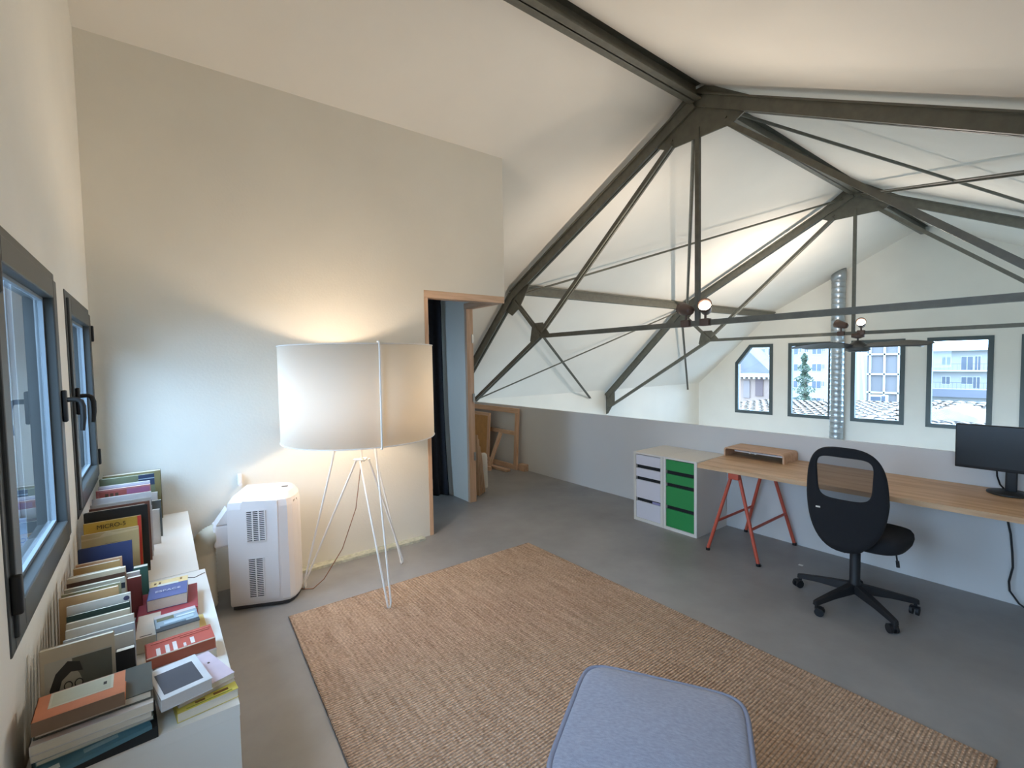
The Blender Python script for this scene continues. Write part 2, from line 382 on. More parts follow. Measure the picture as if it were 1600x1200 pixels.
# ------------------------------------------------------------------ steelwork
T1, T2 = 4.575, 9.2
def P(x, d, z, s=1): return (x, YC+s*d, z)
def twin(b, p, q, depth, wid, gap=.018):
    for s in (-1, 1): b.obox(p, q, (1, 0, 0), wid, depth, (s*(gap/2+wid/2), 0, 0))
    return b
def gus(x, poly, s=1, th=.014): return B().prism([P(x-th/2, d, z, s) for d, z in poly], (th, 0, 0))
def truss(x, label):
    t = thing('roof_truss', (x, YC, 2), label, 'roof truss', 'steel roof trusses')
    def pt(name, b): return obj(name, b, STEEL, t)
    K = (3.165, 2.715); N = (2.51, 2.05); F = (5.29, .74)
    for s in (1, -1):
        b = twin(B(), P(x, .04, 4.305, s), P(x, *K, s), .125, .032)
        b.obox(P(x, .02, 4.375, s), P(x, 3.19, 2.775, s), (1, 0, 0), .13, .014)
        pt('top_chord', b)
        b = twin(B(), P(x, *K, s), P(x, *F, s), .115, .032)
        b.obox(P(x, 3.2, 2.76, s), P(x, 5.33, .79, s), (1, 0, 0), .12, .014)
        pt('lower_chord', b)
        pt('strut', twin(B(), P(x, .30, 3.985, s), P(x, N[0]-.02, N[1]+.06, s), .05, .026))
        pt('strut', twin(B(), P(x, *N, s), P(x, 5.27, .45, s), .055, .026))
        pt('post', twin(B(), P(x, K[0]-.05, K[1]-.1, s), P(x, *N, s), .05, .022))
        pt('gusset_plate', gus(x, [(2.30, 2.03), (2.42, 2.17), (2.47, 2.24), (2.70, 2.24), (2.76, 1.98), (2.70, 1.92), (2.52, 2.02)], s))
        pt('gusset_plate', gus(x, [(2.80, 2.93), (3.17, 2.80), (3.42, 2.52), (3.20, 2.40), (3.02, 2.50), (2.92, 2.62), (2.78, 2.80)], s))
        pt('foot_plate', gus(x, [(5.05, .95), (5.33, .8), (5.33, .28), (5.27, .3), (5.12, .52), (5.05, .6)], s))
    pt('tie_bar', twin(B(), P(x, 2.5, 2.04), P(x, -2.5, 2.04), .055, .026))
    pt('hanger', B().box(x-.022, x+.022, YC-.022, YC+.022, 2.03, 4.05))
    pt('gusset_plate', gus(x, [(-.62, 4.08), (-.36, 3.945), (.36, 3.945), (.62, 4.08), (.10, 4.44), (-.10, 4.44)], 1, .016))
    for s in (1, -1):
        for d, z in ((.30, 4.03), (.14, 4.25), (.36, 4.12)): pt('bolt', B().cyl(P(x-.02, d, z, s), P(x-.008, d, z, s), .014, n=6))
    return t
truss(T1, 'dark steel roof truss rising directly above the white parapet wall')
truss(T2, 'dark steel roof truss carrying the ceiling fan over the hall')
def ibeam(name, label, x0, x1, y, ztop, h=.15, wd=.11, group=None):
    b = B().box(x0, x1, y-wd/2, y+wd/2, ztop-.012, ztop).box(x0, x1, y-wd/2, y+wd/2, ztop-h, ztop-h+.012).box(x0, x1, y-.006, y+.006, ztop-h, ztop)
    return tag(obj(name, b, STEEL), label, 'beam', group)
ibeam('ridge_beam', 'steel ridge beam from the window gable to the first truss', XW, T1-.05, YC, ZR-.02, .16, .14, 'ridge beams')
ibeam('ridge_beam', 'steel ridge beam spanning between the two roof trusses', T1+.05, T2-.05, YC, ZR-.02, .16, .14, 'ridge beams')
ibeam('ridge_beam', 'steel ridge beam from the fan truss to the far gable', T2+.05, XF, YC, ZR-.02, .16, .14, 'ridge beams')
def purlin(label, x0, x1, s):
    y = YC+s*3.10; b = B()
    b.box(x0, x1, y-.005, y+.005, 2.73, 2.888).box(x0, x1, y, y+s*.07, 2.73, 2.742)
    b.box(x0, x1, y-s*.03, y+s*.02, 2.862, 2.888).box(x0, x1, y-s*.025, y, 2.73, 2.76)
    tag(obj('purlin', b, STEEL), label, 'beam', 'side purlins')
purlin('grey channel purlin along the ceiling bend between the trusses', T1+.02, T2-.02, 1)
purlin('grey channel purlin from the fan truss to the far gable', T2+.02, XF, 1)
def rod(label, p, q, r, flat=False):
    b = B()
    if flat: b.obox(p, q, (1, 0, 0), .05, .01).obox(p, q, (1, 0, 0), .01, .045, (.02, 0, 0))
    else: b.tube([p, q], r, 8)
    tag(obj('wind_brace', b, STEEL), label, 'brace', 'wind braces under the roof')
rod('thin brace rod crossing the steep lower roof slope', (T1+.02, 7.98, .74), (T2-.03, 5.965, 2.70), .014)
rod('flat steel brace from first truss bend down to eave wall', (T1+.03, 5.95, 2.68), (8.57, 8.05, .735), .02, True)
rod('flat steel brace from fan truss bend down to eave wall', (T2+.03, 5.95, 2.68), (12.83, 8.05, .735), .02, True)
rod('thin brace rod climbing from purlin to fan truss apex', (T1+.05, 5.78, 2.72), (T2-.05, 2.92, 4.25), .016)
rod('flat steel brace from first apex down to purlin of fan truss', (T1+.05, 2.82, 4.26), (T2-.05, 5.76, 2.72), .02, True)
rod('thin brace rod under the ceiling slope opposite the storage room', (T1+.05, 2.68, 4.27), (T2-.05, YC-3.1, 2.76), .016)
rod('flat steel brace under the ceiling slope opposite the storage room', (T2-.05, 2.68, 4.26), (T1+.05, YC-3.1, 2.76), .02, True)

# spotlights clipped to the tie bars
COPPER = mat('spot_brown', (92, 70, 60), .45)
def spotlight(base, aim, label, power):
    base = Vector(base); t = thing('spotlight', base, label, 'spotlight', 'spotlights on the tie bars')
    obj('bracket', B().rbox(base.x-.035, base.x+.035, base.y-.05, base.y+.05, base.z-.075, base.z, .008).cyl(base, base+Vector((0, 0, .08)), .012), COPPER, t)
    c_ = base+Vector((0, 0, .11)); a = Vector(aim).normalized()
    rotm = a.to_track_quat('Z', 'Y').to_matrix().to_4x4(); rotm.translation = c_
    bb = B().lathe([(0.0, -.10), (.035, -.10), (.05, -.075), (.062, .02), (.07, .085), (.064, .085), (.056, .03), (0, .025)], n=24)
    bb.v = [tuple(rotm @ Vector(v)) for v in bb.v]
    obj('lamp_head', bb, COPPER, t)
    lb = B().lathe([(0, .07), (.03, .066), (.052, .05), (.056, .032)], n=20); lb.v = [tuple(rotm @ Vector(v)) for v in lb.v]
    obj('bulb', lb, mat('spot_bulb', (255, 240, 220), emit=(255, 232, 205), estr=25), t)
    s = lamp('bulb_light', 'SPOT', c_+a*.1, power, (1, .86, .72), t, .05, spot_size=R(160), spot_blend=.8)
    s.rotation_euler = (-a).to_track_quat('Z', 'Y').to_euler()
SP = 140
spotlight((T1-.04, YC-.11, 2.08), (-.8, -.35, .3), 'lit brown spotlight beside the hanger of the parapet truss', 70)
spotlight((T1-.04, YC+.11, 2.08), (.45, .9, .25), 'brown spotlight turned toward the low eave on parapet truss', 80)
spotlight((T2-.04, YC-.12, 2.08), (-.9, -.2, .3), 'lit brown spotlight directly above the ceiling fan motor', 75)
spotlight((T2-.04, YC+.16, 2.08), (.25, .9, .3), 'small lit spotlight turned toward the duct on fan truss', 210)

# ceiling fan
fx, fy, fz = T2, 2.69, 1.80
t = thing('ceiling_fan', (fx, fy, fz), 'dark four-blade ceiling fan hanging below the truss tie', 'fan')
FANM = mat('fan_dark', (74, 72, 70), .4)
obj('downrod', B().cyl((fx, fy, fz+.05), (fx, fy, 2.0), .014), FANM, t)
obj('canopy', B().lathe([(0, 2.03), (.09, 2.03), (.09, 1.97), (.03, 1.95), (0, 1.95)], (fx, fy, 0), 24), COPPER, t)
obj('motor', B().lathe([(0, .12), (.05, .11), (.10, .07), (.17, .02), (.175, -.04), (.12, -.07), (0, -.07)], (fx, fy, fz), 32), FANM, t)
for az in (16+47, 16+133, 16-47, 16-133):
    a = R(az); d = Vector((math.cos(a), math.sin(a), 0)); n_ = Vector((-d.y, d.x, 0)); vs = []; fs = []
    K_ = 10
    for i in range(K_+1):
        u = i/K_; r = .12+u*1.02; wd = .05+.095*math.sin(min(1, u*1.15)*math.pi*.75); wd *= 1 if u < .95 else .6
        zc = .02+.03*math.sin(u*math.pi); tl = .34*(1-u*.4)
        for sgn in (-1, 1):
            p = Vector((fx, fy, fz+zc))+d*r+n_*wd*sgn; p.z += sgn*wd*tl
            vs += [p+Vector((0, 0, .006)), p-Vector((0, 0, .006))]
    for i in range(K_):
        q, q2 = i*4, i*4+4
        fs += [(q, q2, q2+2, q+2), (q+1, q+3, q2+3, q2+1), (q, q+1, q2+1, q2), (q+2, q2+2, q2+3, q+3)]
    fs += [(0, 2, 3, 1), (K_*4, K_*4+1, K_*4+3, K_*4+2)]
    obj('blade', B().add(vs, fs, False), FANM, t)

# spiral duct in front of the far gable
prof = []; z = HALL
while z < 3.48:
    prof += [(.142, z), (.142, z+.085), (.149, z+.092), (.149, z+.108), (.142, z+.115)]; z += .13
t = thing('spiral_duct', (13.3, 4.3, HALL), 'galvanised spiral duct standing against the far gable wall', 'duct')
obj('pipe', B().lathe(prof, (13.3, 4.3, 0), 28), GALV, t)
bb = B().lathe([(.143, 3.5), (.158, 3.5), (.158, 9), (.143, 9), (.143, 3.5)], (13.3, 4.3, 0), 28)
bb.v = [(x, y, roof(y)-.003 if z > 8 else z) for x, y, z in bb.v]
obj('collar', bb, GALV, t)

# ------------------------------------------------------------------ rug, pouf
b = B(); N_ = 24
rc = [Vector((.648, 3.325, 0)), Vector((2.66, 3.285, 0)), Vector((2.67, .28, 0)), Vector((.50, .32, 0))]
b.prism([rc[3], rc[2], rc[1], rc[0]], (0, 0, .011))
b.tube([c_+Vector((0, 0, .007)) for c_ in rc], .008, 8, True)
tag(obj('jute_rug', b, rug_mat()), 'large natural jute rug with ribbed weave on the concrete floor', 'rug')

def pouf_mat():
    return mat('pouf_fabric', (150, 152, 166), .95, var=.14, scale=60, bump=.35, bscale=260, spec=.1, stretch=(1, 2.5, 1), sheen=.2)
ang = math.atan2(-.863, .504)
t = thing('floor_pouf', (1.29, .935, .011), 'square grey fabric pouf with piped edges on the rug', 'pouf', rotz=ang)
def cushion(hx, hy, z0, z1, r, bulge, n=26):
    """superellipse plan, soft crowned top"""
    vs = []; fs = []; rings = []
    prof = [(.97, z0), (1.0, z0+.03), (1.025, (z0+z1)/2), (1.0, z1-.03), (.985, z1-.008), (.95, z1+.004)]+[(s, z1+bulge*(1-s*s)) for s in (.88, .75, .6, .4, .2)]
    k = 72
    for s, z in prof:
        for i in range(k):
            a = 2*math.pi*i/k; e = 2/7.5
            cx = math.copysign(abs(math.cos(a))**e, math.cos(a)); cy = math.copysign(abs(math.sin(a))**e, math.sin(a))
            vs.append((hx*s*cx, hy*s*cy, z))
    m_ = len(prof)
    for j in range(m_-1): fs += [(j*k+i, j*k+(i+1) % k, (j+1)*k+(i+1) % k, (j+1)*k+i) for i in range(k)]
    vs.append((0, 0, z1+bulge)); fs += [((m_-1)*k+i, (m_-1)*k+(i+1) % k, m_*k) for i in range(k)]
    fs.append(tuple(range(k))[::-1])
    return B().add(vs, fs, True)
PF = pouf_mat()
obj('cushion_body', cushion(.30, .305, 0, .395, .05, .03), PF, t, world=False)
PIP = mat('pouf_piping', (134, 138, 156), .9, bump=.3, bscale=300)
def sel(hx, hy, z, k=96):
    e = 2/7.5; out = []
    for i in range(k):
        a = 2*math.pi*i/k
        out.append((hx*math.copysign(abs(math.cos(a))**e, math.cos(a)), hy*math.copysign(abs(math.sin(a))**e, math.sin(a)), z))
    return out
obj('piping', B().tube(sel(.300, .305, .386), .010, 8, True), PIP, t, world=False)
obj('piping', B().tube(sel(.300, .305, .035), .006, 8, True), PIP, t, world=False)

# ------------------------------------------------------------------ low white shelves under the windows
ZS = .66
def shelf(y0, y1, x1, x1b, label):
    t = thing('low_bookcase', ((XW+x1)/2, (y0+y1)/2, 0), label, 'bookcase', 'low white bookcases under the windows')
    x0 = XW+.012
    obj('top_board', B().prism([(x0, y0, ZS-.035), (x1, y0, ZS-.035), (x1b, y1, ZS-.035), (x0, y1, ZS-.035)], (0, 0, .035)), WHITE, t, bevel=.002)
    for yy in (y0, (y0+y1)/2-.01, y1-.03):
        obj('side_panel', B().box(x0, min(x1, x1b)-.001, yy+.001, yy+.029, 0, ZS-.035), WHITE, t, bevel=.002)
    for z in (.03, .32): obj('shelf_board', B().box(x0, min(x1, x1b)-.012, y0+.03, y1-.03, z, z+.02), WHITE, t)
    obj('back_panel', B().box(x0, x0+.006, y0+.03, y1-.03, 0, ZS-.035), WHITE, t)
shelf(1.592, 2.79, .164, .164, 'low white bookcase nearer the doorless window end, piled with flat books')
shelf(2.796, 4.0, .140, .152, 'low white bookcase in the corner by the portable air conditioner')
bpy.data.objects['low_bookcase']['label'] = 'low white bookcase with small stacks of flat books on its front'
tag(obj('cut_mark', B().tube([(.085, 2.725, ZS+.001), (.115, 2.70, ZS+.001), (.16, 2.735, ZS+.001)], .0022, 6), mat('board_joint', (120, 108, 98), .8), bpy.data.objects['low_bookcase']))

# ------------------------------------------------------------------ books
PAGE = mat('book_pages', (222, 212, 194), .95, var=.08, scale=60, stretch=(1, 40, 1))
PAGEG = mat('book_pages_grey', (205, 200, 196), .95, var=.08, scale=60, stretch=(1, 40, 1))
def cmat(rgb): return mat('cover_%d_%d_%d' % rgb, rgb, .5, var=.05, scale=20)
def euler_from(mx): return mx.to_euler()
def book(w_, h_, t_, cover, loc, rot, label, group, pages=None, soft=True, prints=(), spine=None, foot=None):
    """local: x spine->fore edge, y thickness (front cover at y=0), z height"""
    o = thing('book', loc, label, 'book', group); o.rotation_euler = rot
    ct = .0015 if soft else .003; ov = 0 if soft else .003
    b = B().box(0, w_, 0, ct, 0, h_).box(0, w_, t_-ct, t_, 0, h_).box(0, ct, 0, t_, 0, h_)
    c_ = obj('cover', b, cmat(cover), o, world=False)
    if spine: obj('spine', B().box(-.001, .0005, 0, t_, 0, h_), cmat(spine), o, world=False)
    if foot: obj('spine', B().box(0, w_, 0, t_, -.001, .0008), cmat(foot), o, world=False)
    obj('pages', B().box(ct, w_-.002-ov, ct, t_-ct, .001+ov, h_-.001-ov), pages or PAGE, o, world=False)
    for pi, pr in enumerate(prints):
        # (x0, x1, z0, z1, rgb): flat printed field on the front cover
        if len(pr) == 5:
            obj('printed_field', B().box(pr[0]*w_, pr[1]*w_, -.0006-.0003*pi, -.0001, pr[2]*h_, pr[3]*h_), cmat(pr[4]), o, world=False)
        else: pr[0](o, w_, h_)
    return o
def lettering(txt, cx, cz, size, rgb, rotd=0, face=-1):
    def f(o, w_, h_):
        cu = bpy.data.curves.new('lettering', 'FONT'); cu.body = txt; cu.size = size; cu.align_x = 'CENTER'; cu.align_y = 'CENTER'; cu.extrude = .0003
        tmp = bpy.data.objects.new('tmp', cu); col.objects.link(tmp)
        dg = bpy.context.evaluated_depsgraph_get(); me = bpy.data.meshes.new_from_object(tmp.evaluated_get(dg)); bpy.data.objects.remove(tmp)
        l = bpy.data.objects.new('lettering', me); col.objects.link(l); me.materials.clear(); me.materials.append(cmat(rgb))
        l.parent = o; l.location = (cx*w_, -.0030, cz*h_); l.rotation_euler = Euler((R(90), R(rotd), 0)) if face == -1 else Euler((R(90), R(rotd), 0))
    return (f,)
def blobs(polys):
    def f(o, w_, h_):
        for i, (pts_, rgb) in enumerate(polys):
            obj('printed_shape', B().prism([(x*w_, -.0008-.0002*i, z*h_) for x, z in pts_], (0, .0004, 0)), cmat(rgb), o, world=False)
    return (f,)
def upright(x0, y, w_, h_, t_, cover, lean, label, spine_room=False, grp='books standing along the window wall', rz=0, **k):
    """front cover plane at y facing the room end (-y); lean tips the top toward +y"""
    rot = Euler((R(-lean), 0, R(rz)))
    if spine_room:  # turn so the spine faces the room; the back cover then faces -y
        m_ = Matrix.Rotation(R(rz), 4, 'Z') @ Matrix.Rotation(R(-lean), 4, 'X') @ Matrix.Rotation(math.pi, 4, 'Z')
        loc = Vector((x0, y, ZS+.001)) + Matrix.Rotation(R(rz), 3, 'Z') @ Matrix.Rotation(R(-lean), 3, 'X') @ Vector((w_, t_, 0))
        e = m_.to_euler(); loc.z = loc.z + (t_*math.sin(R(lean)) if lean > 0 else 0)
        return book(w_, h_, t_, cover, loc, e, label, grp, **k)
    return book(w_, h_, t_, cover, (x0, y, ZS+.001+t_*max(0, math.sin(R(lean)))), rot, label, grp, **k)
def base_y(ytop, h_, lean): return ytop-h_*math.sin(R(lean))
def ell(cx, cz, rx, rz, a0=0, a1=360, n=18): return [(cx+rx*math.cos(R(a0+(a1-a0)*i/n)), cz+rz*math.sin(R(a0+(a1-a0)*i/n))) for i in range(n)]

ROW = [ # x0, ytop, w, h, t, cover, lean, spine to room, label, extras
 (-.285, 3.925, .295, .325, .055, (132, 122, 84), 0, 1, 'thick olive-gold book standing against the corner wall', dict(spine=(24, 24, 22))),
 (-.29, 3.83, .20, .318, .03, (196, 192, 184), 2, 0, 'pale grey book wedged in the corner behind the green one', {}),
 (-.285, 3.715, .262, .345, .045, (112, 118, 92), 3, 0, 'moss green large-format book with a navy corner panel', dict(prints=((.70, 1, .80, 1, (40, 56, 82)), (.70, 1, .915, .93, (150, 168, 180))), soft=False)),
 (-.285, 3.62, .24, .322, .02, (206, 204, 212), 4, 0, 'lilac-white magazine behind the red patterned one', dict(prints=((.0, .98, .93, .96, (178, 170, 190)),))),
 (-.285, 3.49, .243, .325, .03, (176, 112, 110), 5, 0, 'red patterned large book with brown block lettering', dict(prints=((.06, .98, .86, .97, (160, 84, 76)), (.55, .98, .88, .97, (150, 92, 122)), (.16, .22, .86, .93, (84, 58, 40)), (.25, .31, .86, .93, (84, 58, 40)), (.34, .40, .86, .93, (84, 58, 40))))),
 (-.285, 3.285, .247, .325, .022, (206, 203, 204), 7, 0, 'white magazine with a dark landscape strip on its cover', dict(prints=((0, 1, .80, .86, (72, 84, 86)), (.4, 1, .77, .82, (112, 122, 120))))),
 (-.285, 3.19, .245, .315, .012, (210, 206, 200), 7, 0, 'thin off-white booklet behind the reddish brown one', {}),
 (-.285, 3.13, .24, .31, .015, (126, 84, 72), 7, 0, 'thin reddish brown booklet among the magazines', {}),
 (-.285, 3.06, .22, .312, .018, (212, 200, 180), 7, 0, 'cream booklet right behind the black portfolio', {}),
 (-.29, 2.965, .238, .327, .03, (34, 34, 33), 5, 0, 'large black portfolio standing behind the yellow book', dict(soft=False, pages=PAGEG)),
 (-.288, 2.915, .21, .292, .02, (202, 164, 66), 6, 0, 'yellow book titled MICRO-5 with red edge', dict(prints=((.93, 1, 0, 1, (206, 64, 50)), lettering('MICRO-5', .47, .915, .027, (44, 34, 20))))),
 (-.286, 2.80, .2, .272, .02, (190, 162, 112), 8, 0, 'beige torn-edged booklet with small dark print', dict(prints=((.40, .66, .80, .806, (120, 96, 60)), (.38, .68, .735, .755, (78, 60, 36)), (.44, .62, .70, .706, (130, 104, 66)), blobs([([(.0, .93), (.3, .93), (.42, 1.0), (.62, .965), (1, .975), (1, .95), (0, .9)], (204, 178, 132))])))),
 (-.285, 2.66, .177, .248, .03, (42, 54, 92), 9, 0, 'navy blue hardback with pale page edge', dict(soft=False, pages=PAGEG)),
 (-.285, 2.575, .145, .212, .025, (206, 160, 120), 9, 0, 'salmon-tan paperback beside the navy hardback', {}),
 (-.285, 2.505, .142, .22, .028, (190, 152, 96), 9, 0, 'mustard tan paperback in the window-wall row', {}),
 (-.285, 2.435, .148, .214, .025, (172, 148, 118), 9, 0, 'taupe paperback with dark lower edge', dict(prints=((0, 1, .90, .93, (88, 70, 54)),))),
 (-.285, 2.33, .167, .243, .034, (196, 178, 150), 9, 0, 'cream book with a dark brown band on its cover', dict(prints=((0, 1, .84, .93, (88, 60, 44)),))),
 (-.285, 2.265, .167, .228, .026, (190, 180, 160), 9, 0, 'cream book with a slate band on its cover', dict(prints=((0, 1, .83, .92, (40, 46, 54)),))),
 (-.285, 2.205, .158, .235, .02, (158, 154, 118), 10, 0, 'faded green-cream old paperback with worn top', {}),
 (-.285, 2.155, .153, .24, .024, (198, 160, 112), 10, 0, 'light tan paperback standing taller than its neighbours', {}),
 (-.262, 2.11, .165, .225, .018, (214, 208, 196), 11, 0, 'white paperback with a small round dark emblem', dict(prints=(blobs([(ell(.93, .93, .05, .035), (74, 70, 96))]),))),
 (-.258, 2.065, .16, .21, .02, (46, 66, 58), 12, 0, 'dark green cloth book in the window-wall row', {}),
 (-.255, 2.02, .158, .204, .024, (206, 194, 170), 13, 0, 'cream paperback leaning on the dark green book', {}),
 (-.25, 1.965, .165, .205, .024, (216, 206, 188), 14, 0, 'thick cream paperback with bare cover', {}),
 (-.25, 1.915, .168, .198, .02, (190, 194, 196), 14, 0, 'pale blue-grey paperback in the window-wall row', {}),
 (-.25, 1.872, .166, .192, .018, (196, 186, 170), 14, 0, 'greyish cream paperback behind the portrait book', {}),
]
for (x0, yt, w_, h_, t_, cv, ln, sr, lb, ex) in ROW:
    upright(x0, base_y(yt, h_, ln), w_, h_, t_, cv, ln, lb, bool(sr), **ex)
# small upright things with their spine to the room, seen along the front of the row
SP2 = [(-.06, 3.60, .05, .25, .012, (218, 214, 206), 'slim white booklet with its edge to the room'), (-.045, 3.50, .05, .22, .02, (92, 98, 96), 'slim grey-green booklet with its edge to the room'),
       (-.06, 3.36, .055, .20, .014, (224, 220, 214), 'slim bright white pamphlet by the grey booklet'), (-.105, 2.56, .05, .155, .03, (60, 96, 84), 'small green booklet standing in front of the black portfolio'),
       (-.125, 2.47, .045, .17, .016, (206, 196, 188), 'narrow pale booklet next to the dark red one'), (-.12, 2.42, .045, .165, .02, (130, 62, 58), 'narrow dark red booklet in front of tan paperbacks')]
for (x0, y, w_, h_, t_, cv, lb) in SP2: upright(x0, y, w_, h_, t_, cv, 0, lb, True, 'narrow booklets in front of the row')
# portrait book and the black book behind it
upright(-.125, 1.788, .045, .17, .025, (30, 28, 28), 3, 'black-spined book just beside the portrait book', True)
skin, dark_, mid = (168, 158, 138), (52, 48, 42), (112, 108, 96)
port = blobs([([(.06, .04), (.96, .04), (.96, .84), (.06, .84)], (188, 180, 164)), ([(.42, .04), (.96, .04), (.96, .82), (.42, .82)], (98, 96, 84)),
 (ell(.36, .42, .20, .30), skin), ([(.12, .3), (.12, .5), (.2, .68), (.36, .8), (.52, .76), (.56, .64), (.4, .66), (.28, .58), (.22, .4), (.2, .24)], dark_),
 ([(.1, .04), (.2, .16), (.36, .1), (.5, .16), (.64, .04)], dark_), (ell(.36, .5, .06, .055), dark_), (ell(.5, .5, .06, .055), dark_), (ell(.36, .5, .045, .04), skin), (ell(.5, .5, .045, .04), skin), ([(.38, .27), (.47, .27), (.46, .29), (.39, .29)], mid)])
upright(-.288, base_y(1.822, .222, 9), .160, .222, .022, (198, 182, 156), 10, 'cream book with a grey portrait photograph on its cover', prints=(port,))

def flat(cx, cy, z, w_, h_, t_, cover, rz, label, group, turn=False, **k):
    """lying flat, front cover up; w_ along local x, h_ along local y after rotation rz (degrees); spine at -x"""
    m_ = Matrix.Rotation(R(rz), 4, 'Z') @ Matrix.Rotation(R(-90), 4, 'X')
    off = Matrix.Rotation(R(rz), 3, 'Z') @ Vector((-w_/2, -h_/2, 0))
    return book(w_, h_, t_, cover, (cx+off.x, cy+off.y, z+t_), m_.to_euler(), label, group, **k)
# local z of the book maps to +y, local y (thickness) to -z: the front cover faces up
G1 = 'book stack at the window end of the bookcase'
z = ZS+.001
flat(-.158, 1.665, z, .245, .165, .03, (34, 38, 40), 3, 'black book at the bottom of the window-end stack', G1, foot=(34, 38, 41)); z += .031
flat(-.170, 1.635, z, .225, .15, .012, (70, 112, 128), 12, 'teal magazine poking askew out of the window-end stack', G1, foot=(82, 124, 138), prints=((.1, .2, .05, .18, (196, 204, 204)), (.4, .7, .1, .22, (120, 148, 156)))); z += .013
flat(-.160, 1.675, z, .23, .155, .012, (120, 148, 146), 4, 'pale teal booklet above the teal magazine', G1); z += .013
flat(-.163, 1.675, z, .235, .165, .018, (206, 200, 194), 2, 'white paperback in the window-end stack', G1, prints=((.1, .6, .3, .33, (120, 112, 104)),)); z += .019
flat(-.160, 1.675, z, .24, .17, .024, (222, 216, 210), 1, 'white glossy book under the dark grey one', G1); z += .025
flat(-.158, 1.69, z, .235, .16, .024, (86, 86, 78), 1, 'dark grey-olive book under the orange paperback', G1, soft=False); z += .025
flat(-.185, 1.64, z, .175, .115, .034, (212, 132, 92), 1, 'orange paperback with a cream title panel on top of stack', G1, foot=(134, 106, 84), prints=((.14, .86, .36, .98, (206, 200, 178)), (.17, .83, .42, .93, (190, 188, 164)), (.74, .78, .62, .74, (54, 46, 36)))); z += .035

G2 = 'book stack at the free corner of the bookcase'
z = ZS+.001
flat(.082, 1.685, z, .155, .13, .028, (216, 196, 90), 6, 'bright yellow book at the bottom of the corner stack', G2, prints=((.3, .46, .10, .17, (120, 78, 36)), (.6, .85, .12, .20, (120, 78, 36)), (.15, .9, .03, .06, (150, 150, 60)))); z += .029
flat(.070, 1.73, z, .15, .16, .012, (214, 206, 196), 14, 'thin beige book between yellow and pink ones', G2); z += .013
flat(.062, 1.735, z, .15, .19, .018, (214, 196, 206), 17, 'pale pink book under the white one', G2, prints=((.8, .84, .6, .64, (70, 60, 50)),)); z += .019
flat(.022, 1.69, z, .125, .175, .034, (222, 224, 226), 11, 'white book with a slate square on its cover', G2, prints=((.10, .86, .12, .80, (82, 84, 92)),), pages=PAGEG); z += .035
G3 = 'flat books along the middle of the bookcase'
z = ZS+.001
flat(.045, 1.955, z, .175, .115, .03, (214, 200, 196), 4, 'pale pink paperback beneath the red patterned book', G3); z += .031
flat(.035, 1.965, z, .19, .115, .034, (188, 88, 74), 3, 'red book with white vertical title words', G3, spine=(176, 84, 50), foot=(178, 96, 70), prints=((.14, .2, .05, .5, (226, 216, 210)), (.27, .33, .05, .55, (220, 212, 206)), (.38, .44, .08, .6, (228, 218, 212)), (.53, .57, .1, .32, (228, 218, 212)), (.64, .70, .14, .52, (228, 218, 212)), (0, 1, 0, .05, (206, 190, 170)), (.08, .98, .82, .86, (196, 110, 96)), (.5, .96, .7, .73, (200, 120, 106)))); z += .035
z = ZS+.001
flat(.040, 2.155, z, .16, .15, .02, (220, 196, 120), 2, 'cream-yellow magazine under the rocky landscape book', G3); z += .021
flat(.030, 2.14, z, .13, .14, .05, (150, 164, 172), 3, 'book with a blue-grey rocky landscape photograph', G3, prints=((0, 1, .82, 1, (196, 184, 180)), (.05, .45, .62, .80, (110, 106, 78)), (.5, .95, .58, .66, (206, 214, 218)), (.2, .9, .35, .5, (176, 192, 202)), (0, 1, 0, .2, (62, 66, 70)), (.1, .7, .22, .29, (104, 116, 124)))); z += .051
z = ZS+.001
flat(.01, 2.40, z, .20, .25, .042, (158, 60, 66), -3, 'large red slipcased book lying flat', G3, soft=False); z += .043
flat(.012, 2.425, z, .132, .19, .045, (92, 98, 140), -4, 'blue paperback with cream band titled ESPACE', G3, prints=((0, 1, .70, 1, (226, 196, 140)), (.2, .75, .68, .78, (214, 208, 196)), (.10, .16, .80, .90, (120, 84, 40)), (.22, .28, .80, .90, (120, 84, 40)), (.78, .84, .84, .94, (150, 100, 40)), lettering('ESPACE', .5, .34, .026, (206, 200, 210))))
flat(-.055, 2.19, ZS+.001, .07, .19, .055, (206, 188, 168), -2, 'kraft-coloured box file beside the rocky landscape book', G3, prints=((.2, .7, .05, .08, (90, 70, 54)),))

# ------------------------------------------------------------------ portable air conditioner
ACW = mat('ac_white', (232, 226, 224), .38)
t = thing('portable_air_conditioner', (.56, 3.74, 0), 'white portable air conditioner standing in the corner beside the bookcase', 'air conditioner')
A_, B_ = Vector((.353, 3.668, 0)), Vector((.650, 3.540, 0))
ux = (B_-A_).normalized(); uy = Vector((-ux.y, ux.x, 0)); LX, LY = .325, .345
def ac(u, v, z): return A_+ux*u+uy*v+Vector((0, 0, z))
def acout(ins, n=8):
    pl = [(0+ins, .0+ins), (LX-.015-ins*.5, 0+ins)]
    for i in range(n+1):
        a = -math.pi/2+math.pi*i/n
        pl.append((LX+.0+.095*math.cos(a)**.7*(1) - ins if abs(math.cos(a)) > 1e-6 else LX-ins, LY/2+(LY/2-ins)*math.sin(a)))
    pl += [(LX-.015-ins*.5, LY-ins), (ins, LY-ins)]
    return pl
levels = [(.004, .03), (0, .045), (0, .70), (.006, .745), (.03, .785), (.05, .80)]
k = len(acout(0)); vs = []; fs = []
for ins, z in levels: vs += [ac(u+(0.0 if z < .7 else 0), v, z+(.0 if z < .74 else -.0)) for u, v in acout(ins)]
for j in range(len(levels)-1): fs += [(j*k+i, j*k+(i+1) % k, (j+1)*k+(i+1) % k, (j+1)*k+i) for i in range(k)]
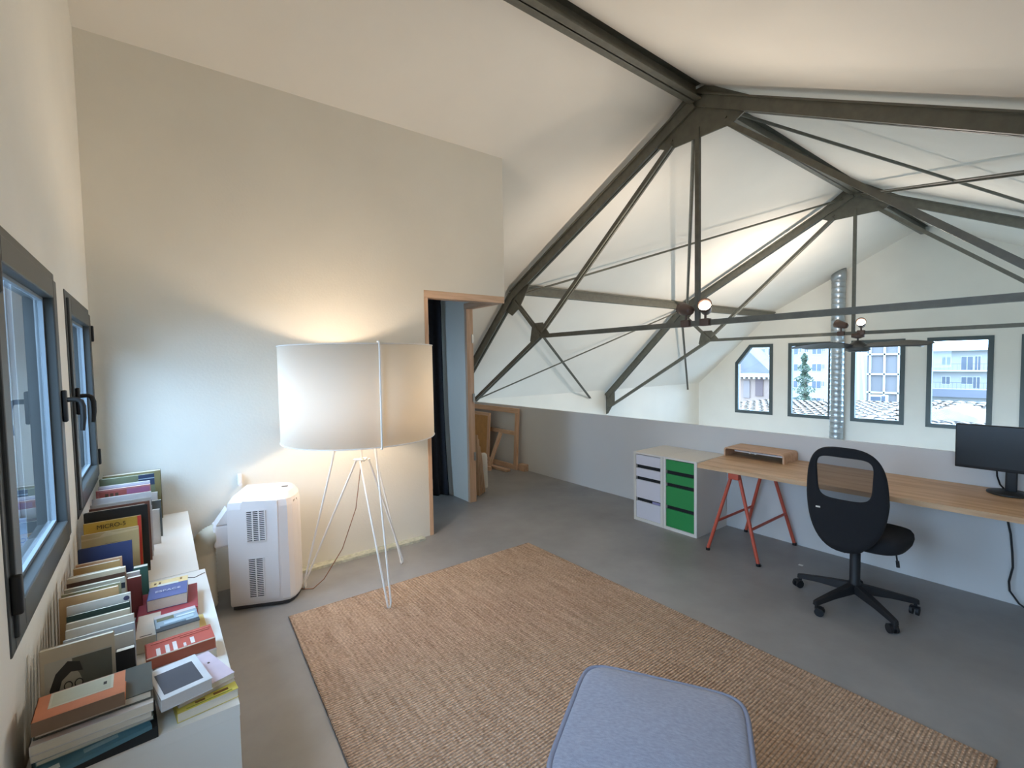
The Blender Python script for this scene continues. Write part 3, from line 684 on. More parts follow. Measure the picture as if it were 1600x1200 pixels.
fs += [tuple(range(k))[::-1], tuple(range((len(levels)-1)*k, len(levels)*k))]
body = obj('body', B().add(vs, fs, False), ACW, t, bevel=.006)
obj('plinth', B().prism([ac(u, v, .004) for u, v in acout(.012)], (0, 0, .03)), mat('ac_plinth', (60, 60, 62), .6), t)
obj('side_panel', B().prism([ac(u, -.006, z) for u, z in ((.085, .06), (.31, .06), (.315, .745), (.10, .755), (.085, .73))], (uy*.008)), ACW, t, bevel=.004)
DARKV = mat('vent_dark', (52, 52, 56), .7)
def vent(u0, u1, z0, z1, cols):
    g = obj('vent_grille', B().prism([ac(u0, -.0075, z0), ac(u1, -.0075, z0), ac(u1, -.0075, z1), ac(u0, -.0075, z1)], uy*.002), DARKV, t)
    n = int((z1-z0)/.0125); b = B()
    for i in range(n+1):
        zz = z0+(z1-z0)*i/n; b.prism([ac(u0, -.0105, zz-.0028), ac(u1, -.0105, zz-.0028), ac(u1, -.0105, zz+.0028), ac(u0, -.0105, zz+.0028)], uy*.004)
    for i in range(cols+1):
        uu = u0+(u1-u0)*i/cols; b.prism([ac(uu-.004, -.011, z0), ac(uu+.004, -.011, z0), ac(uu+.004, -.011, z1), ac(uu-.004, -.011, z1)], uy*.005)
    obj('vent_slats', b, ACW, t)['kind'] = 'stuff'
vent(.118, .235, .475, .685, 3); vent(.120, .215, .085, .355, 2)
# front outlet and control display
obj('front_outlet', B().prism([ac(LX+.074, LY/2-.10, .45), ac(LX+.086, LY/2-.04, .45), ac(LX+.086, LY/2-.04, .72), ac(LX+.074, LY/2-.10, .72)], ux*.006), mat('ac_outlet', (168, 156, 146), .5), t)
obj('control_panel', B().cyl(ac(LX-.02, LY/2, .80), ac(LX-.02, LY/2, .802), .035, n=24), ACW, t)
obj('display', B().prism([ac(LX-.01, LY/2-.035, .8015), ac(LX+.03, LY/2-.035, .8015), ac(LX+.03, LY/2-.005, .8015), ac(LX-.01, LY/2-.005, .8015)], (0, 0, .002)), mat('display_dark', (58, 56, 56), .3), t)
# hose adapter and ribbed hose down behind the bookcase
obj('hose_adapter', B().rbox(.275, .37, 3.70, 3.84, .44, .60, .02).prism([(.29, 3.70, .60), (.36, 3.70, .60), (.36, 3.70, .70)], (0, .12, 0)), ACW, t)
pts_ = []; rr = []
n = 64
for i in range(n+1):
    u = i/n
    if u < .5:
        a = u/.5*math.pi/2; p = Vector((.29-.075*math.sin(a), 3.77, .52-.10*(1-math.cos(a))))
    else: p = Vector((.215, 3.77, .42-.38*(u-.5)/.5))
    pts_.append(p); rr.append(.070+(.006 if i % 2 else 0))
obj('exhaust_hose', B().tube(pts_, rr, 20), mat('hose_ivory', (214, 206, 186), .7), t)
tag(obj('power_plug', B().rbox(.47, .497, 4.02, 4.06, .775, .865, .006).cyl((.483, 4.03, .79), (.483, 4.0, .79), .012), ACW), 'white plug socket on the wall above the air conditioner', 'plug')

# ------------------------------------------------------------------ floor lamp
LX_, LY_ = 1.206, 3.44
t = thing('floor_lamp', (LX_, LY_, 0), 'large drum-shade floor lamp on white hairpin wire legs', 'lamp')
RSH, Z0, Z1 = .537, 1.135, 1.805
obj('lamp_shade', B().lathe([(RSH-.003, Z0), (RSH, Z0), (RSH, Z1), (RSH-.003, Z1), (RSH-.003, Z0)], (LX_, LY_, 0), 96), shade_fabric(), t)
WIRE = mat('white_wire', (236, 232, 226), .4)
for z in (Z0, Z1): obj('shade_ring', B().tube([(LX_+(RSH+.001)*math.cos(2*math.pi*i/96), LY_+(RSH+.001)*math.sin(2*math.pi*i/96), z) for i in range(96)], .004, 6, True), WIRE, t)
def az(a, r, z): return (LX_+r*math.cos(R(a)), LY_+r*math.sin(R(a)), z)
AZ = (-96, 146, 24)
for a in AZ:
    obj('shade_strap', B().tube([az(a, RSH-.02, Z0-.012), az(a, RSH+.008, Z0-.012), az(a, RSH+.012, Z0+.02), az(a, RSH+.022, Z1-.02), az(a, RSH+.016, Z1+.012), az(a, RSH-.02, Z1+.012)], .0055, 8), WIRE, t)
foot = {-96: (1.21, 3.01), 146: (.832, 3.69), 24: (1.576, 3.624)}
zi = .965
for a in AZ:
    fx_, fy_ = foot[a]; d = Vector((fx_-LX_, fy_-LY_, 0)); n_ = Vector((-d.y, d.x, 0)).normalized()
    f0 = Vector((fx_, fy_, .02))
    path = [Vector((LX_, LY_, 0))+d*.24+n_*.05+Vector((0, 0, Z0+.18)), f0+n_*.013+Vector((0, 0, .03)), f0+n_*.010+Vector((0, 0, .002)), f0-Vector((0, 0, .011)), f0-n_*.010+Vector((0, 0, .002)), f0-n_*.013+Vector((0, 0, .03)),
            Vector((LX_, LY_, 0))+d*.10-n_*.03+Vector((0, 0, zi))]
    obj('leg', B().tube(path, .0075, 8), WIRE, t)
tri = [Vector((LX_, LY_, zi))+Vector((foot[a][0]-LX_, foot[a][1]-LY_, 0))*.12 for a in AZ]
obj('leg_ring', B().tube(tri, .0075, 8, True), WIRE, t)
obj('stem', B().tube([(LX_, LY_, zi), (LX_, LY_, Z1-.25)], .008, 8), WIRE, t)
for a in AZ: obj('shade_spoke', B().tube([(LX_, LY_, Z1-.3), az(a, RSH-.003, Z1-.01)], .004, 6), WIRE, t)
bulbm = mat('lamp_bulb', (255, 236, 206), emit=(255, 214, 160), estr=14)
for k_, a in enumerate((20, 140, 260)):
    c_ = az(a, .10, 1.50)
    obj('bulb', B().lathe([(0, -.05), (.02, -.045), (.03, -.02), (.032, .005), (.022, .04), (.012, .06), (0, .062)], c_, 16), bulbm, t)
lamp('bulb_light', 'POINT', (LX_, LY_, 1.47), 22, (1, .82, .64), t, .09)
cord = [(LX_, LY_, 1.3), (LX_, LY_, 1.1), (LX_-.005, LY_, .95), (LX_-.05, LY_+.02, .6), (LX_-.14, LY_+.08, .3), (LX_-.26, LY_+.15, .08), (LX_-.33, LY_+.19, .012), (LX_-.38, LY_+.24, .006), (LX_-.42, LY_+.3, .006)]
obj('power_cord', B().tube(cord, .0035, 8), mat('brown_cord', (150, 108, 84), .8), t)

# ------------------------------------------------------------------ curtain in the storage doorway
b = B(); vs = []; fs = []; nu, nz = 90, 14
for j in range(nz+1):
    z = 2.55-(2.53)*j/nz
    for i in range(nu+1):
        u = i/nu; fold = .035*math.sin(u*38)+.02*math.sin(u*17+1); flare = (j/nz)**3*.10
        vs.append((2.20+.70*u, 5.24-.9*flare*u+fold*(.7+.3*j/nz), z))
for j in range(nz): fs += [(j*(nu+1)+i, (j+1)*(nu+1)+i, (j+1)*(nu+1)+i+1, j*(nu+1)+i+1) for i in range(nu)]
b.add(vs, fs, True)
cu = obj('curtain', b, mat('charcoal_curtain', (48, 52, 60), .95, var=.1, scale=20)); sd = cu.modifiers.new('solid', 'SOLIDIFY'); sd.thickness = .004
tag(cu, 'charcoal cloth curtain hanging inside the storage doorway', 'curtain')
tag(obj('curtain_rail', B().cyl((2.15, 5.24, 2.575), (2.93, 5.24, 2.575), .012), BLACK), 'thin black curtain rail inside the storage room', 'rail')

# ------------------------------------------------------------------ stretcher frames, boards and roll by the parapet
LT = R(4)
def lean_frame(name, y0, y1, z0, z1, x, bw, th, label, bars=(), panel=None, tilt=4, mt=(PINEY, PINE)):
    t = thing(name, (x, (y0+y1)/2, 0), label, 'frame', 'stretcher frames leaning on the parapet')
    def tz(bb):
        out = []
        for vx, vy, vz in bb.v:
            out.append((vx+(vz-z0)*math.sin(R(tilt)), vy, vz))
        bb.v = out; return bb
    for a, c_, d, e, k_ in ((y0, y1, z1-bw, z1, 0), (y0, y1, z0, z0+bw, 0), (y0, y0+bw, z0+bw, z1-bw, 1), (y1-bw, y1, z0+bw, z1-bw, 1)):
        obj('stretcher_bar', tz(B().box(x-th, x, a, c_, d, e)), mt[k_], t, bevel=.002)
    for zz in bars: obj('cross_bar', tz(B().box(x-th+.005, x-.005, y0+bw, y1-bw, zz-.03, zz+.03)), mt[0], t, bevel=.002)
    if panel: obj('panel', tz(B().box(x-th*.7, x-th*.4, y0+bw, y1-bw, z0+bw, z1-bw)), panel, t)
    return t
lean_frame('stretcher_frame', 5.655, 7.05, .002, .945, 4.40, .075, .035, 'large bare pine stretcher frame leaning on the parapet', bars=(.56,), tilt=3.5)
lean_frame('canvas_board', 6.28, 6.95, .115, .84, 4.30, .05, .03, 'pine-framed plywood board in front of the large stretcher', panel=mat('plywood', (196, 148, 92), .6, var=.08, scale=12), tilt=4)
bpy.data.objects['canvas_board']['category'] = 'board'
tag(obj('pine_block', B().box(4.25, 4.355, 6.25, 6.98, .0, .112), PINEY, bevel=.003), 'pine block on the floor under the plywood board', 'block')
def plank(name, p, q, side, w_, d_, label, m_, cat='plank'):
    tag(obj(name, B().obox(p, q, side, w_, d_), m_, bevel=.002), label, cat, 'loose timber by the parapet')
plank('pine_plank', (4.10, 6.02, .012), (4.235, 5.86, .575), (0, 1, 0), .075, .022, 'pine plank leaning diagonally on the stretcher frame', PINE)
plank('pine_plank', (3.98, 6.35, .031), (4.06, 5.90, .031), (0, 0, 1), .06, .05, 'short pine offcut lying in front of the frames', PINEY)
plank('pine_plank', (4.20, 6.2, .02), (4.22, 5.66, .02), (0, 0, 1), .035, .08, 'thin pine batten lying along the base of the frame', PINEY)
tag(obj('wood_block', B().box(4.40, 4.485, 5.50, 5.65, 0, .10), PINEY, bevel=.003), 'small pine block against the parapet by the large stretcher', 'block')
MDF = mat('mdf_board', (196, 164, 134), .7, var=.06, scale=6)
for i, (dx, hh, lb) in enumerate(((0, .76, 'tallest thin board leaning behind the door jamb'), (.035, .70, 'middle thin board leaning behind the door jamb'), (.07, .60, 'shorter thin board leaning behind the door jamb'), (.105, .52, 'shortest brown board leaning behind the door jamb'))):
    plank('leaning_board', (3.17+dx*1.3, 4.90+i*.03, .006), (3.185+dx*1.0, 4.95+i*.03, hh), (0, 1, 0), .10, .014, lb, MDF, 'board')
tag(obj('foam_roll', B().lathe([(0, .002), (.045, .002), (.05, .02), (.05, .40), (.044, .445), (.025, .465), (0, .47)], (3.44, 5.16, 0), 24), mat('foam_white', (226, 222, 212), .9)), 'white rounded roll standing beside the leaning boards', 'roll')

# ------------------------------------------------------------------ drawer units
def drawers(y0, y1, label, front, gap):
    t = thing('drawer_unit', (4.2, (y0+y1)/2, 0), label, 'drawer unit', 'drawer units by the desk')
    x0, x1, zt = 3.945, 4.482, .715
    obj('side_panel', B().box(x0, x1, y0, y0+.028, 0, zt-.018), WHITE, t, bevel=.001); obj('side_panel', B().box(x0, x1, y1-.028, y1, 0, zt-.018), WHITE, t, bevel=.001)
    obj('top_panel', B().box(x0, x1, y0, y1, zt-.018, zt), WHITE, t, bevel=.001); obj('base_panel', B().box(x0, x1, y0+.028, y1-.028, 0, .03), WHITE, t)
    obj('back_panel', B().box(x1-.006, x1, y0+.028, y1-.028, .03, zt-.018), WHITE, t)
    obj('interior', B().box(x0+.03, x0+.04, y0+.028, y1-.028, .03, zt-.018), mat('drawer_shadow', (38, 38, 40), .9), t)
    for a, c_ in ((.588, .69), (.465, .552), (.243, .43), (.033, .207)):
        d = obj('drawer', B().box(x0+.003, x0+.02, y0+.031, y1-.031, a, c_), front, t, bevel=.0015)
        obj('drawer_box', B().box(x0+.02, x0+.028, y0+.04, y1-.04, a, c_-.004), front, d)
    return t
GREEN = mat('green_laminate', (44, 146, 78), .5)
drawers(2.383, 2.742, 'white-framed drawer unit with green fronts beside the desk', GREEN, .03)
dw = drawers(2.747, 3.10, 'all-white drawer unit beside the green-fronted one', mat('drawer_white', (226, 224, 232), .45), .03)
obj('label_sticker', B().box(3.946, 3.9475, 2.78, 2.87, .212, .236), mat('sticker_blue', (150, 150, 196), .5), dw)

# ------------------------------------------------------------------ desk on trestles
ZD = .762
b = B().prism([(3.705, 2.235, ZD-.034), (3.80, -.55, ZD-.034), (4.48, -.55, ZD-.034), (4.48, 2.29, ZD-.034)], (0, 0, .034))
tag(obj('desk_top', b, OAK, bevel=.003), 'long oak desk top along the white parapet', 'desk')
REDM = mat('trestle_red', (204, 92, 70), .45)
def trestle(y, label):
    t = thing('trestle', (4.13, y, 0), label, 'trestle', 'red steel trestles under the desk')
    xa, xb = 3.785, 4.46; dy = .215
    obj('top_rail', B().box(xa+.03, xb-.03, y-.02, y+.02, ZD-.07, ZD-.035), REDM, t, bevel=.003)
    for x in (xa+.045, xb-.045):
        obj('hinge_plate', B().rbox(x-.035, x+.01, y-.045, y+.045, ZD-.105, ZD-.036, .008), REDM, t)
    for s in (1, -1):
        for x, xt in ((xa, xa+.05), (xb, xb-.05)):
            l = obj('leg', B().tube([(xt, y+s*.03, ZD-.07), (x, y+s*dy, .012)], .014, 10), REDM, t)
            obj('foot_cap', B().cyl((x, y+s*dy, 0), (x, y+s*dy, .022), .017), BLACK, l)
        zz = .27; f_ = (ZD-.07-zz)/(ZD-.07-.012)
        obj('cross_bar', B().tube([(xa+.05-.05*f_, y+s*(.03+(dy-.03)*f_), zz), (xb-.05+.05*f_, y+s*(.03+(dy-.03)*f_), zz)], .011, 8), REDM, t)
trestle(1.965, 'red steel trestle under the oak desk end by the drawers')
# riser
t = thing('monitor_riser', (4.33, 1.99, ZD), 'bent plywood monitor riser on the desk beside drawer units', 'riser')
x0, x1, ya, yb, zt, r, th = 4.20, 4.472, 1.735, 2.262, ZD+.085, .03, .014
def rpath(d):
    o = [(yb-d, ZD)]
    for i in range(9):
        a = i/8*math.pi/2; o.append((yb-r+(r-d)*math.cos(a), zt-r+(r-d)*math.sin(a)))
    for i in range(9):
        a = math.pi/2+i/8*math.pi/2; o.append((ya+r+(r-d)*math.cos(a), zt-r+(r-d)*math.sin(a)))
    return o+[(ya+d, ZD)]
o_, i_ = rpath(0), rpath(th); k = len(o_); vs = [(x, *p) for x in (x0, x1) for p in o_+i_]; fs = []
for j in range(k-1):
    fs += [(j, j+1, k+j+1, k+j), (2*k+j, 3*k+j, 3*k+j+1, 2*k+j+1), (j, 2*k+j, 2*k+j+1, j+1), (k+j, k+j+1, 3*k+j+1, 3*k+j)]
fs += [(0, k, 3*k, 2*k), (k-1, 3*k-1, 4*k-1, 2*k-1)]
obj('shell', B().add(vs, fs), wood('riser_ply', (200, 158, 122), (220, 182, 148), 'Y', 2), t)
obj('inner_rail', B().box(x0+.02, x1-.02, ya+th+.01, yb-.09, zt-.034, zt-.022), mat('rail_silver', (196, 198, 204), .35, metal=.6), t)
for yy in (1.98, 2.03): obj('knob', B().cyl((x0+.012, yy, zt-.03), (x0+.02, yy, zt-.03), .008), WHITE, t)

# monitor
t = thing('computer_monitor', (4.37, .44, ZD), 'black computer monitor on a round stand on the desk', 'monitor')
mx = 4.33
obj('housing', B().rbox(mx, mx+.035, .165, .697, .905, 1.20, .006), BLACK, t)
obj('screen', B().box(mx-.0015, mx, .172, .69, .925, 1.194), mat('screen_off', (30, 32, 34), .28), t)
obj('neck', B().rbox(mx+.035, mx+.06, .405, .46, ZD+.01, 1.05, .008), BLACK, t)
obj('stand_base', B().lathe([(0, 0), (.105, 0), (.11, .004), (.108, .012), (.02, .018), (0, .018)], (4.355, .435, ZD), 40), BLACK, t)
obj('video_cable', B().tube([(mx+.04, .50, .92), (mx+.07, .50, .86), (4.44, .49, .80), (4.46, .47, ZD+.005)], .005, 8), BLACK, t)
tag(obj('power_cable', B().tube([(4.44, .465, .728), (4.445, .46, .62), (4.45, .435, .48), (4.452, .425, .36), (4.45, .42, .26), (4.445, .435, .16), (4.44, .43, .10), (4.44, .385, .03), (4.43, .34, .006), (4.40, .22, .006)], .006, 8), BLACK),
    'black power cable dangling from desk to floor by the parapet', 'cable')
tag(obj('paper_scrap', B().box(4.05, 4.075, 1.53, 1.56, 0, .002), WHITE), 'tiny white paper scrap on the floor near the trestle', 'paper')

# ------------------------------------------------------------------ office chair
CX, CY = 3.665, 1.065
t = thing('office_chair', (CX, CY, 0), 'black swivel office chair with mesh back at the desk', 'chair')
CBLK = mat('chair_black', (28, 29, 33), .55); CFAB = mat('chair_fabric', (30, 31, 35), .95, bump=.3, bscale=300)
for i in range(5):
    a = R(88+72*i); d = Vector((math.cos(a), math.sin(a), 0)); c0 = Vector((CX, CY, 0)); n_ = Vector((-d.y, d.x, 0))
    vs = []
    for r_, hw, zt_, zb_ in ((.03, .028, .155, .095), (.20, .022, .125, .085), (.33, .017, .098, .066), (.352, .014, .092, .064)):
        p = c0+d*r_; vs += [p+n_*hw+Vector((0, 0, zb_)), p-n_*hw+Vector((0, 0, zb_)), p-n_*hw*.75+Vector((0, 0, zt_)), p+n_*hw*.75+Vector((0, 0, zt_))]
    fs = [(0, 1, 2, 3), (15, 14, 13, 12)]
    for j in range(3): fs += [(j*4+q, j*4+4+q, j*4+4+(q+1) % 4, j*4+(q+1) % 4) for q in range(4)]
    arm = obj('base_arm', B().add(vs, fs), CBLK, t, bevel=.004)
    w0 = c0+d*.335; sw = Vector((math.cos(a+1.1+i), math.sin(a+1.1+i), 0)); sp_ = Vector((-sw.y, sw.x, 0)); b = B()
    cc = w0+sw*.018+Vector((0, 0, .027))
    for s in (-1, 1): b.cyl(cc+sp_*s*.008, cc+sp_*s*.024, .027, n=20)
    b.cyl(w0+Vector((0, 0, .035)), w0+Vector((0, 0, .07)), .010); b.obox(w0+Vector((0, 0, .048)), cc+sw*.02+Vector((0, 0, .018)), sp_, .05, .008)
    obj('caster', b, CBLK, arm)
obj('column', B().lathe([(0, .09), (.036, .09), (.036, .16), (.03, .17), (.03, .36), (.022, .365), (.022, .42), (0, .42)], (CX, CY, 0), 24), CBLK, t)
obj('tilt_mechanism', B().rbox(CX-.12, CX+.10, CY-.07, CY+.07, .405, .445, .012), CBLK, t)
obj('lever', B().tube([(CX+.04, CY-.05, .42), (CX+.06, CY-.17, .42), (CX+.065, CY-.20, .405), (CX+.066, CY-.208, .345)], .005, 8).tube([(CX+.066, CY-.208, .355), (CX+.066, CY-.212, .315)], .010, 8), CBLK, t)
# seat
vs = []; fs = []; k = 40; sx, sy = .235, .235; scx, scy = CX+.055, CY-.04
prof = [(.86, .445), (.97, .455), (1.0, .485), (.985, .515), (.93, .535), (.75, .542), (.4, .538)]
for s_, z in prof:
    for i in range(k):
        a = 2*math.pi*i/k; e = 2/3.6
        px = sx*s_*math.copysign(abs(math.cos(a))**e, math.cos(a)); py = sy*s_*math.copysign(abs(math.sin(a))**e, math.sin(a))
        vs.append((scx+px, scy+py, z+.10*(px/sx)**3*.12 - (.022*max(0, px/sx-.5)*2 if z > .5 else 0)))
for j in range(len(prof)-1): fs += [(j*k+i, j*k+(i+1) % k, (j+1)*k+(i+1) % k, (j+1)*k+i) for i in range(k)]
vs.append((scx, scy, .537)); fs += [((len(prof)-1)*k+i, (len(prof)-1)*k+(i+1) % k, len(prof)*k) for i in range(k)]; fs.append(tuple(range(k))[::-1])
obj('seat', B().add(vs, fs, True), CFAB, t)
# back: ring between outer outline and mesh opening (local: u across, v height)
def bent(u, v, off=0):
    return Vector((CX-.245+off - .05*(v-.75)*(v > .75) + .10*(abs(u)/.225)**2*.55, CY+u, v))
hc = (0, .90); K_ = 96; Mr = 8
def outer(a):
    d = (math.cos(a), math.sin(a))
    lo, hi = 0, 1.2
    for _ in range(40):
        m_ = (lo+hi)/2; u, v = hc[0]+d[0]*m_, hc[1]+d[1]*m_
        c_ = (v-.765)/.335; wd = .225*(1-.10*max(0, -c_)) - .012*max(0, c_)
        inside = abs(u/wd)**(3.0 if v > .765 else 2.3) + abs(c_)**(3.4 if v > .765 else 2.6) < 1
        lo, hi = (m_, hi) if inside else (lo, m_)
    return hc[0]+d[0]*lo, hc[1]+d[1]*lo
def hole(a):
    e = 2/5; ca, sa = math.cos(a), math.sin(a)
    rr_ = 1/((abs(ca)/.150)**5+(abs(sa)/.135)**5)**.2
    u, v = ca*rr_, sa*rr_
    return hc[0]+u*(1+.35*v), hc[1]+v
vs = []; fs = []
for side in (0, 1):
    for i in range(K_):
        a = 2*math.pi*i/K_; ou, hu = outer(a), hole(a)
        for j in range(Mr+1):
            s_ = j/Mr; edge = .010*(1-(2*s_-1)**8)+.003
            vs.append(bent(hu[0]+(ou[0]-hu[0])*s_, hu[1]+(ou[1]-hu[1])*s_, edge if side else -edge))
NN = K_*(Mr+1)
for i in range(K_):
    i2 = (i+1) % K_
    for j in range(Mr):
        q = (i*(Mr+1)+j, i*(Mr+1)+j+1, i2*(Mr+1)+j+1, i2*(Mr+1)+j); fs.append(q); fs.append(tuple(x+NN for x in q[::-1]))
    for j in (0, Mr):
        q = (i*(Mr+1)+j, i2*(Mr+1)+j, NN+i2*(Mr+1)+j, NN+i*(Mr+1)+j); fs.append(q if j == 0 else q[::-1])
obj('backrest', B().add(vs, fs, True), CFAB, t)
vs = [bent(0, hc[1])]+[bent(*hole(2*math.pi*i/K_)) for i in range(K_)]
rings = [bent(0, hc[1])]; fs = []
for s_ in (.5, 1.0):
    for i in range(K_):
        u, v = hole(2*math.pi*i/K_); rings.append(bent(hc[0]+(u-hc[0])*s_, hc[1]+(v-hc[1])*s_))
fs = [(0, 1+i, 1+(i+1) % K_) for i in range(K_)]+[(1+i, 1+K_+i, 1+K_+(i+1) % K_, 1+(i+1) % K_) for i in range(K_)]
obj('back_mesh', B().add(rings, fs, True), mesh_fabric(), t)
obj('back_support', B().tube([(CX-.06, CY, .425), (CX-.20, CY, .43), (CX-.225, CY, .47), (CX-.232, CY, .60)], .018, 10), CBLK, t)
obj('care_tag', B().box(CX-.262, CX-.2605, CY+.12, CY+.145, .69, .70), WHITE, t)

# ------------------------------------------------------------------ outside: near wing past the casements
WING = mat('wing_metal', (60, 64, 70), .5)
b = B().box(-6, XW-.13, 6.3+.0, 6.5, -6, 7)
for i in range(40): b.box(-6+i*.14, -6+i*.14+.05, 6.27, 6.3, -6, 7)
tag(obj('annex_building', b, WING), 'grey ribbed metal annex seen through the casement windows', 'building')
t = thing('shading_house', (-6, -7, -12), 'low grey house with overhanging eave, added unseen to shade the casement windows', 'building')  # unseen blocker, added to cut the low daylight falling on the partition wall
obj('wall', B().box(-14, XW-.4, -9, -6, -12, 5.2), mat('shading_house_render', (112, 108, 102), .9, var=.05, scale=1), t)
obj('eave', B().box(-14.2, XW-.35, -9.2, -5.7, 5.2, 5.45), mat('shading_house_eave', (110, 104, 98), .9), t)
tag(obj('terrace_roof', B().box(-6, XW-.26, 4.4, 6.2, -.4, .3), mat('terrace', (70, 80, 92), .8, var=.2, scale=4)), 'dark flat terrace roof below the ribbed metal annex', 'roof')

# ------------------------------------------------------------------ outside: town beyond the far windows
struct('ground', B().box(-60, 200, -120, 200, -12.2, -12), mat('street', (120, 118, 112), .9))
PL = mat('facade_pale', (122, 120, 116), .9, var=.05, scale=.3); DK_ = mat('facade_glass', (48, 54, 64), .3); SL = mat('slab_white', (156, 153, 147), .9); RL = mat('railing_grey', (52, 54, 60), .6)
def facade(x, y0, y1, z0, z1, label, wins, slabs=(), bands=()):
    t = thing('apartment_block', (x, (y0+y1)/2, -12), label, 'building', 'apartment blocks beyond the roofs')
    obj('wall', B().box(x, x+10, y0, y1, z0, z1), PL, t)
    obj('eave', B().box(x-1.2, x+10.5, y0-.5, y1+.5, z1, z1+.35), SL, t)
    for (a, c_, d, e) in wins:
        f_ = obj('window', B().box(x-.06, x, min(a, c_)-.06, max(a, c_)+.06, min(d, e)-.06, max(d, e)+.06), SL, t)
        obj('pane', B().box(x-.08, x-.061, min(a, c_), max(a, c_), min(d, e), max(d, e)), DK_, f_)
        obj('mullion', B().box(x-.1, x-.081, (a+c_)/2-.03, (a+c_)/2+.03, min(d, e), max(d, e)), SL, f_)
    for (a, c_, z) in slabs:
        s_ = obj('balcony', B().box(x-1.3, x, a, c_, z-.16, z), SL, t)
        b = B().box(x-1.3, x-1.26, a, c_, z+.9, z+.95)
        n = int((c_-a)/.45)
        for i in range(n+1): b.box(x-1.3, x-1.27, a+(c_-a)*i/n-.012, a+(c_-a)*i/n+.012, z, z+.9)
        obj('railing', b, RL, s_)
    for (a, c_, d, e) in bands: obj('parapet_band', B().box(x-1.35, x-1.25, a, c_, d, e), mat('band_grey', (78, 78, 84), .9), t)
W4 = []
for k_ in range(-2, 3):
    dy = k_*6.2
    W4 += [(16.67+dy, 15.7+dy, 1.24, .02), (14.55+dy, 13.34+dy, 1.2, -.68), (13.14+dy, 12.56+dy, 1.25, -.72), (16.6+dy, 15.73+dy, -1.69, -2.77), (14.49+dy, 13.35+dy, -1.73, -2.71), (13.26+dy, 12.58+dy, -1.71, -3.3)]
facade(93, -3, 23.9, -12, 2.1, 'pale apartment block with long railed balconies', W4, slabs=[(-3, 23.9, -.72), (-3, 23.9, -3.4)], bands=[(-3, 23.9, -4.6, -3.45)])
W2 = []
for fl in range(-2, 2):
    for k_ in range(4):
        o = 3.3*k_-3.3; z = .3+2.65*fl
        W2 += [(31.0+o, 30.5+o, z+.1, z-.6), (29.9+o, 28.65+o, z+.15, z-.95), (31.85+o, 31.5+o, z+.1, z-.6)]
facade(82, 24.6, 42, -12, 4.4, 'white apartment block with rows of small windows behind a tree', W2)
# old ochre house with tiled roof
t = thing('old_house', (30, 14.6, -12), 'old pinkish house with moulded eave seen through the chamfered window', 'building')
obj('wall', B().box(30, 31.3, 13.1, 20, -12, .45), mat('ochre_plaster', (112, 94, 84), .95, var=.12, scale=.8), t)
obj('cornice', B().box(29.6, 31.5, 13.0, 20.1, .45, .72), SL, t)
for i in range(22): obj('dentil', B().box(29.62, 29.8, 13.1+i*.3, 13.2+i*.3, .33, .45), SL, t)
obj('roof', B().prism([(29.5, 12.95, .72), (29.5, 15.4, 3.1), (29.5, 18.6, 3.1), (29.5, 20.1, .72)], (1.9, 0, 0)), mat('slate_roof', (82, 80, 82), .9, var=.15, scale=1.5), t)
obj('door', B().box(29.93, 30, 13.65, 14.1, -.75, .3), mat('door_brown', (70, 54, 52), .8), t)
obj('shutter', B().box(29.93, 30, 14.45, 14.85, -.9, .2), mat('shutter_pale', (96, 84, 80), .8), t)
# white framed glass tower with condenser
t = thing('glazed_tower', (40, 10.4, -12), 'white framed glazed tower with slanted poles', 'building')
obj('core', B().box(40.3, 43, 8.9, 11.2, -12, 4), mat('tower_panel', (90, 86, 86), .8), t)
for yy in (11.0, 10.18, 9.4, 8.9): obj('mullion', B().box(40.15, 40.3, yy-.05, yy+.05, -1.6, 4), SL, t)
for zz in (.34, -.95, 1.72): obj('transom', B().box(40.15, 40.3, 8.9, 11.2, zz-.06, zz+.06), SL, t)
obj('slanted_pole', B().tube([(39.8, 11.05, -3), (39.8, 11.5, 3.5)], .06, 8), SL, t); obj('slanted_pole', B().tube([(39.8, 11.5, -3), (39.8, 11.62, 3.5)], .06, 8), SL, t)
t = thing('condenser_unit', (39, 10.2, -1.9), 'rooftop condenser box in front of the glazed tower', 'condenser')
obj('casing', B().box(39, 39.5, 9.75, 10.65, -1.9, -1.05), SL, t); obj('fan_grille', B().box(38.97, 39, 10.05, 10.6, -1.8, -1.15), DK_, t); obj('fan_grille', B().box(38.97, 39, 9.8, 10.0, -1.8, -1.1), DK_, t)
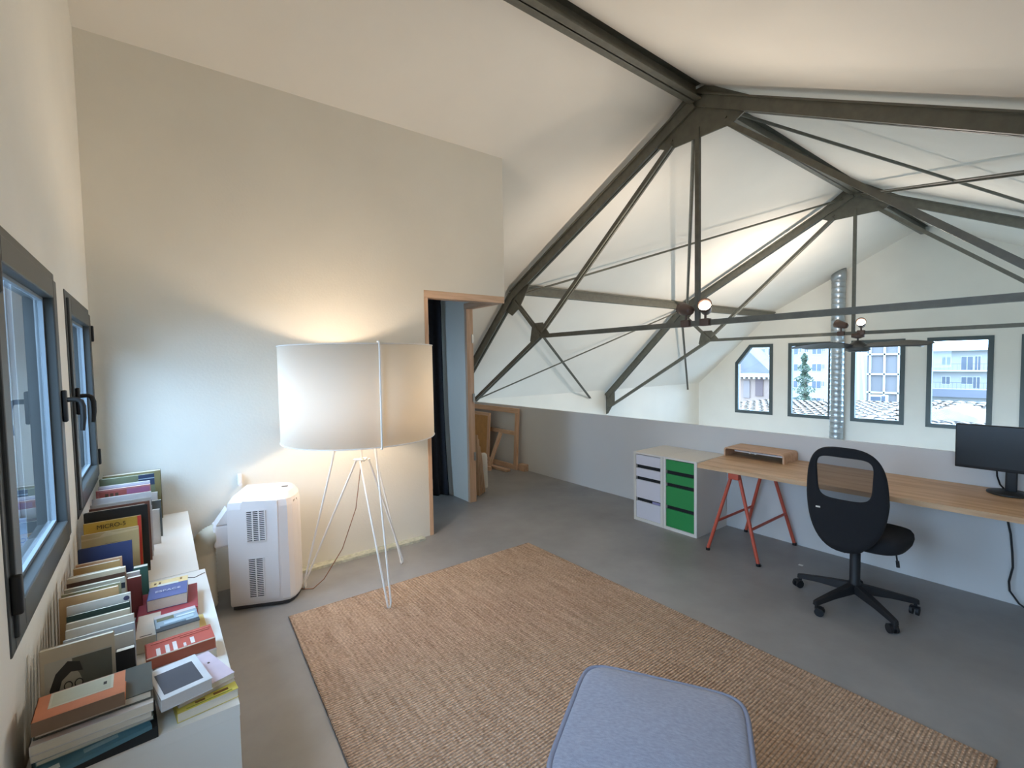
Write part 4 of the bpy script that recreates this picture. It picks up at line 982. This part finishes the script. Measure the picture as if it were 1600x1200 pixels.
# tiled roofs just outside
TILE = mat('roof_tile', (120, 106, 94), .95, var=.25, scale=4)
def tiles(x0, x1, y0, y1, z0, z1, label):
    """rows of barrel tiles running up the slope along x"""
    t = thing('tiled_roof', ((x0+x1)/2, (y0+y1)/2, z0-.3), label, 'roof', 'tiled roofs below the far windows')
    obj('roof_deck', B().prism([(x0, y0, z0-.05), (x1, y0, z1-.05), (x1, y1, z1-.05), (x0, y1, z0-.05)], (0, 0, -.25)), TILE, t)
    b = B(); ny = int((y1-y0)/.32); nx = int((x1-x0)/.7)
    for i in range(ny):
        for j in range(nx):
            xa = x0+(x1-x0)*j/nx; xb = xa+(x1-x0)/nx*1.06; za = z0+(z1-z0)*j/nx; zb = za+(z1-z0)/nx
            yy = y0+(i+.5)*(y1-y0)/ny+random.uniform(-.02, .02); r_ = .155; vs = []
            for (x, z, q) in ((xa, za+.03, r_*1.12), (xb, zb, r_*.9)):
                for k_ in range(5): vs.append((x, yy+q*math.cos(math.pi*k_/4), z+.5*q*math.sin(math.pi*k_/4)))
            b.add(vs, [(k_, k_+1, 6+k_, 5+k_) for k_ in range(4)])
    obj('roof_tiles', b, TILE, t)['kind'] = 'stuff'
tiles(17.5, 26, 1.5, 5.6, -.62, -.32, 'weathered tiled roof below the pale balconied block')
tiles(18.5, 30, 5.9, 9.0, -.75, -.8, 'weathered tiled roof in front of the glazed tower')
tiles(19, 30, 9.2, 13.0, -.72, -.95, 'weathered tiled roof below the white block and tree')
obj('roof_vent', B().prism([(20, 2.4, -.45), (20, 4.4, -.45), (20, 3.4, -.05)], (2.5, 0, 0)), TILE)
tag(bpy.data.objects['roof_vent'], 'small pitched dormer roof on the tiles below the balconied block', 'dormer')
# tree in front of the white block
t = thing('tree', (60, 22.6, -12), 'leafy green tree in front of the white apartment block', 'tree')
obj('trunk', B().tube([(60, 22.6, -12), (60, 22.7, -6), (60.1, 22.6, -1)], [.3, .22, .1], 8), mat('bark', (96, 84, 72), .9), t)
b = B()
for i in range(2600):
    zz = random.random(); z = -7+9.0*zz; rad = 1.75*(1-zz)**.6*(.75+.4*math.sin(z*5)); a = random.uniform(0, 6.28); r_ = rad*math.sqrt(random.random())
    c_ = Vector((60+r_*math.cos(a), 22.7+r_*math.sin(a), z)); d = Vector((random.uniform(-1, 1), random.uniform(-1, 1), random.uniform(-1, .6))).normalized(); u = d.orthogonal().normalized(); s_ = random.uniform(.10, .2)
    b.add([c_-d*s_, c_+u*s_*.45, c_+d*s_, c_-u*s_*.45], [(0, 1, 2, 3)])
obj('foliage', b, mat('leaf_green', (44, 58, 38), .8, var=.3, scale=3), t)['kind'] = 'stuff'
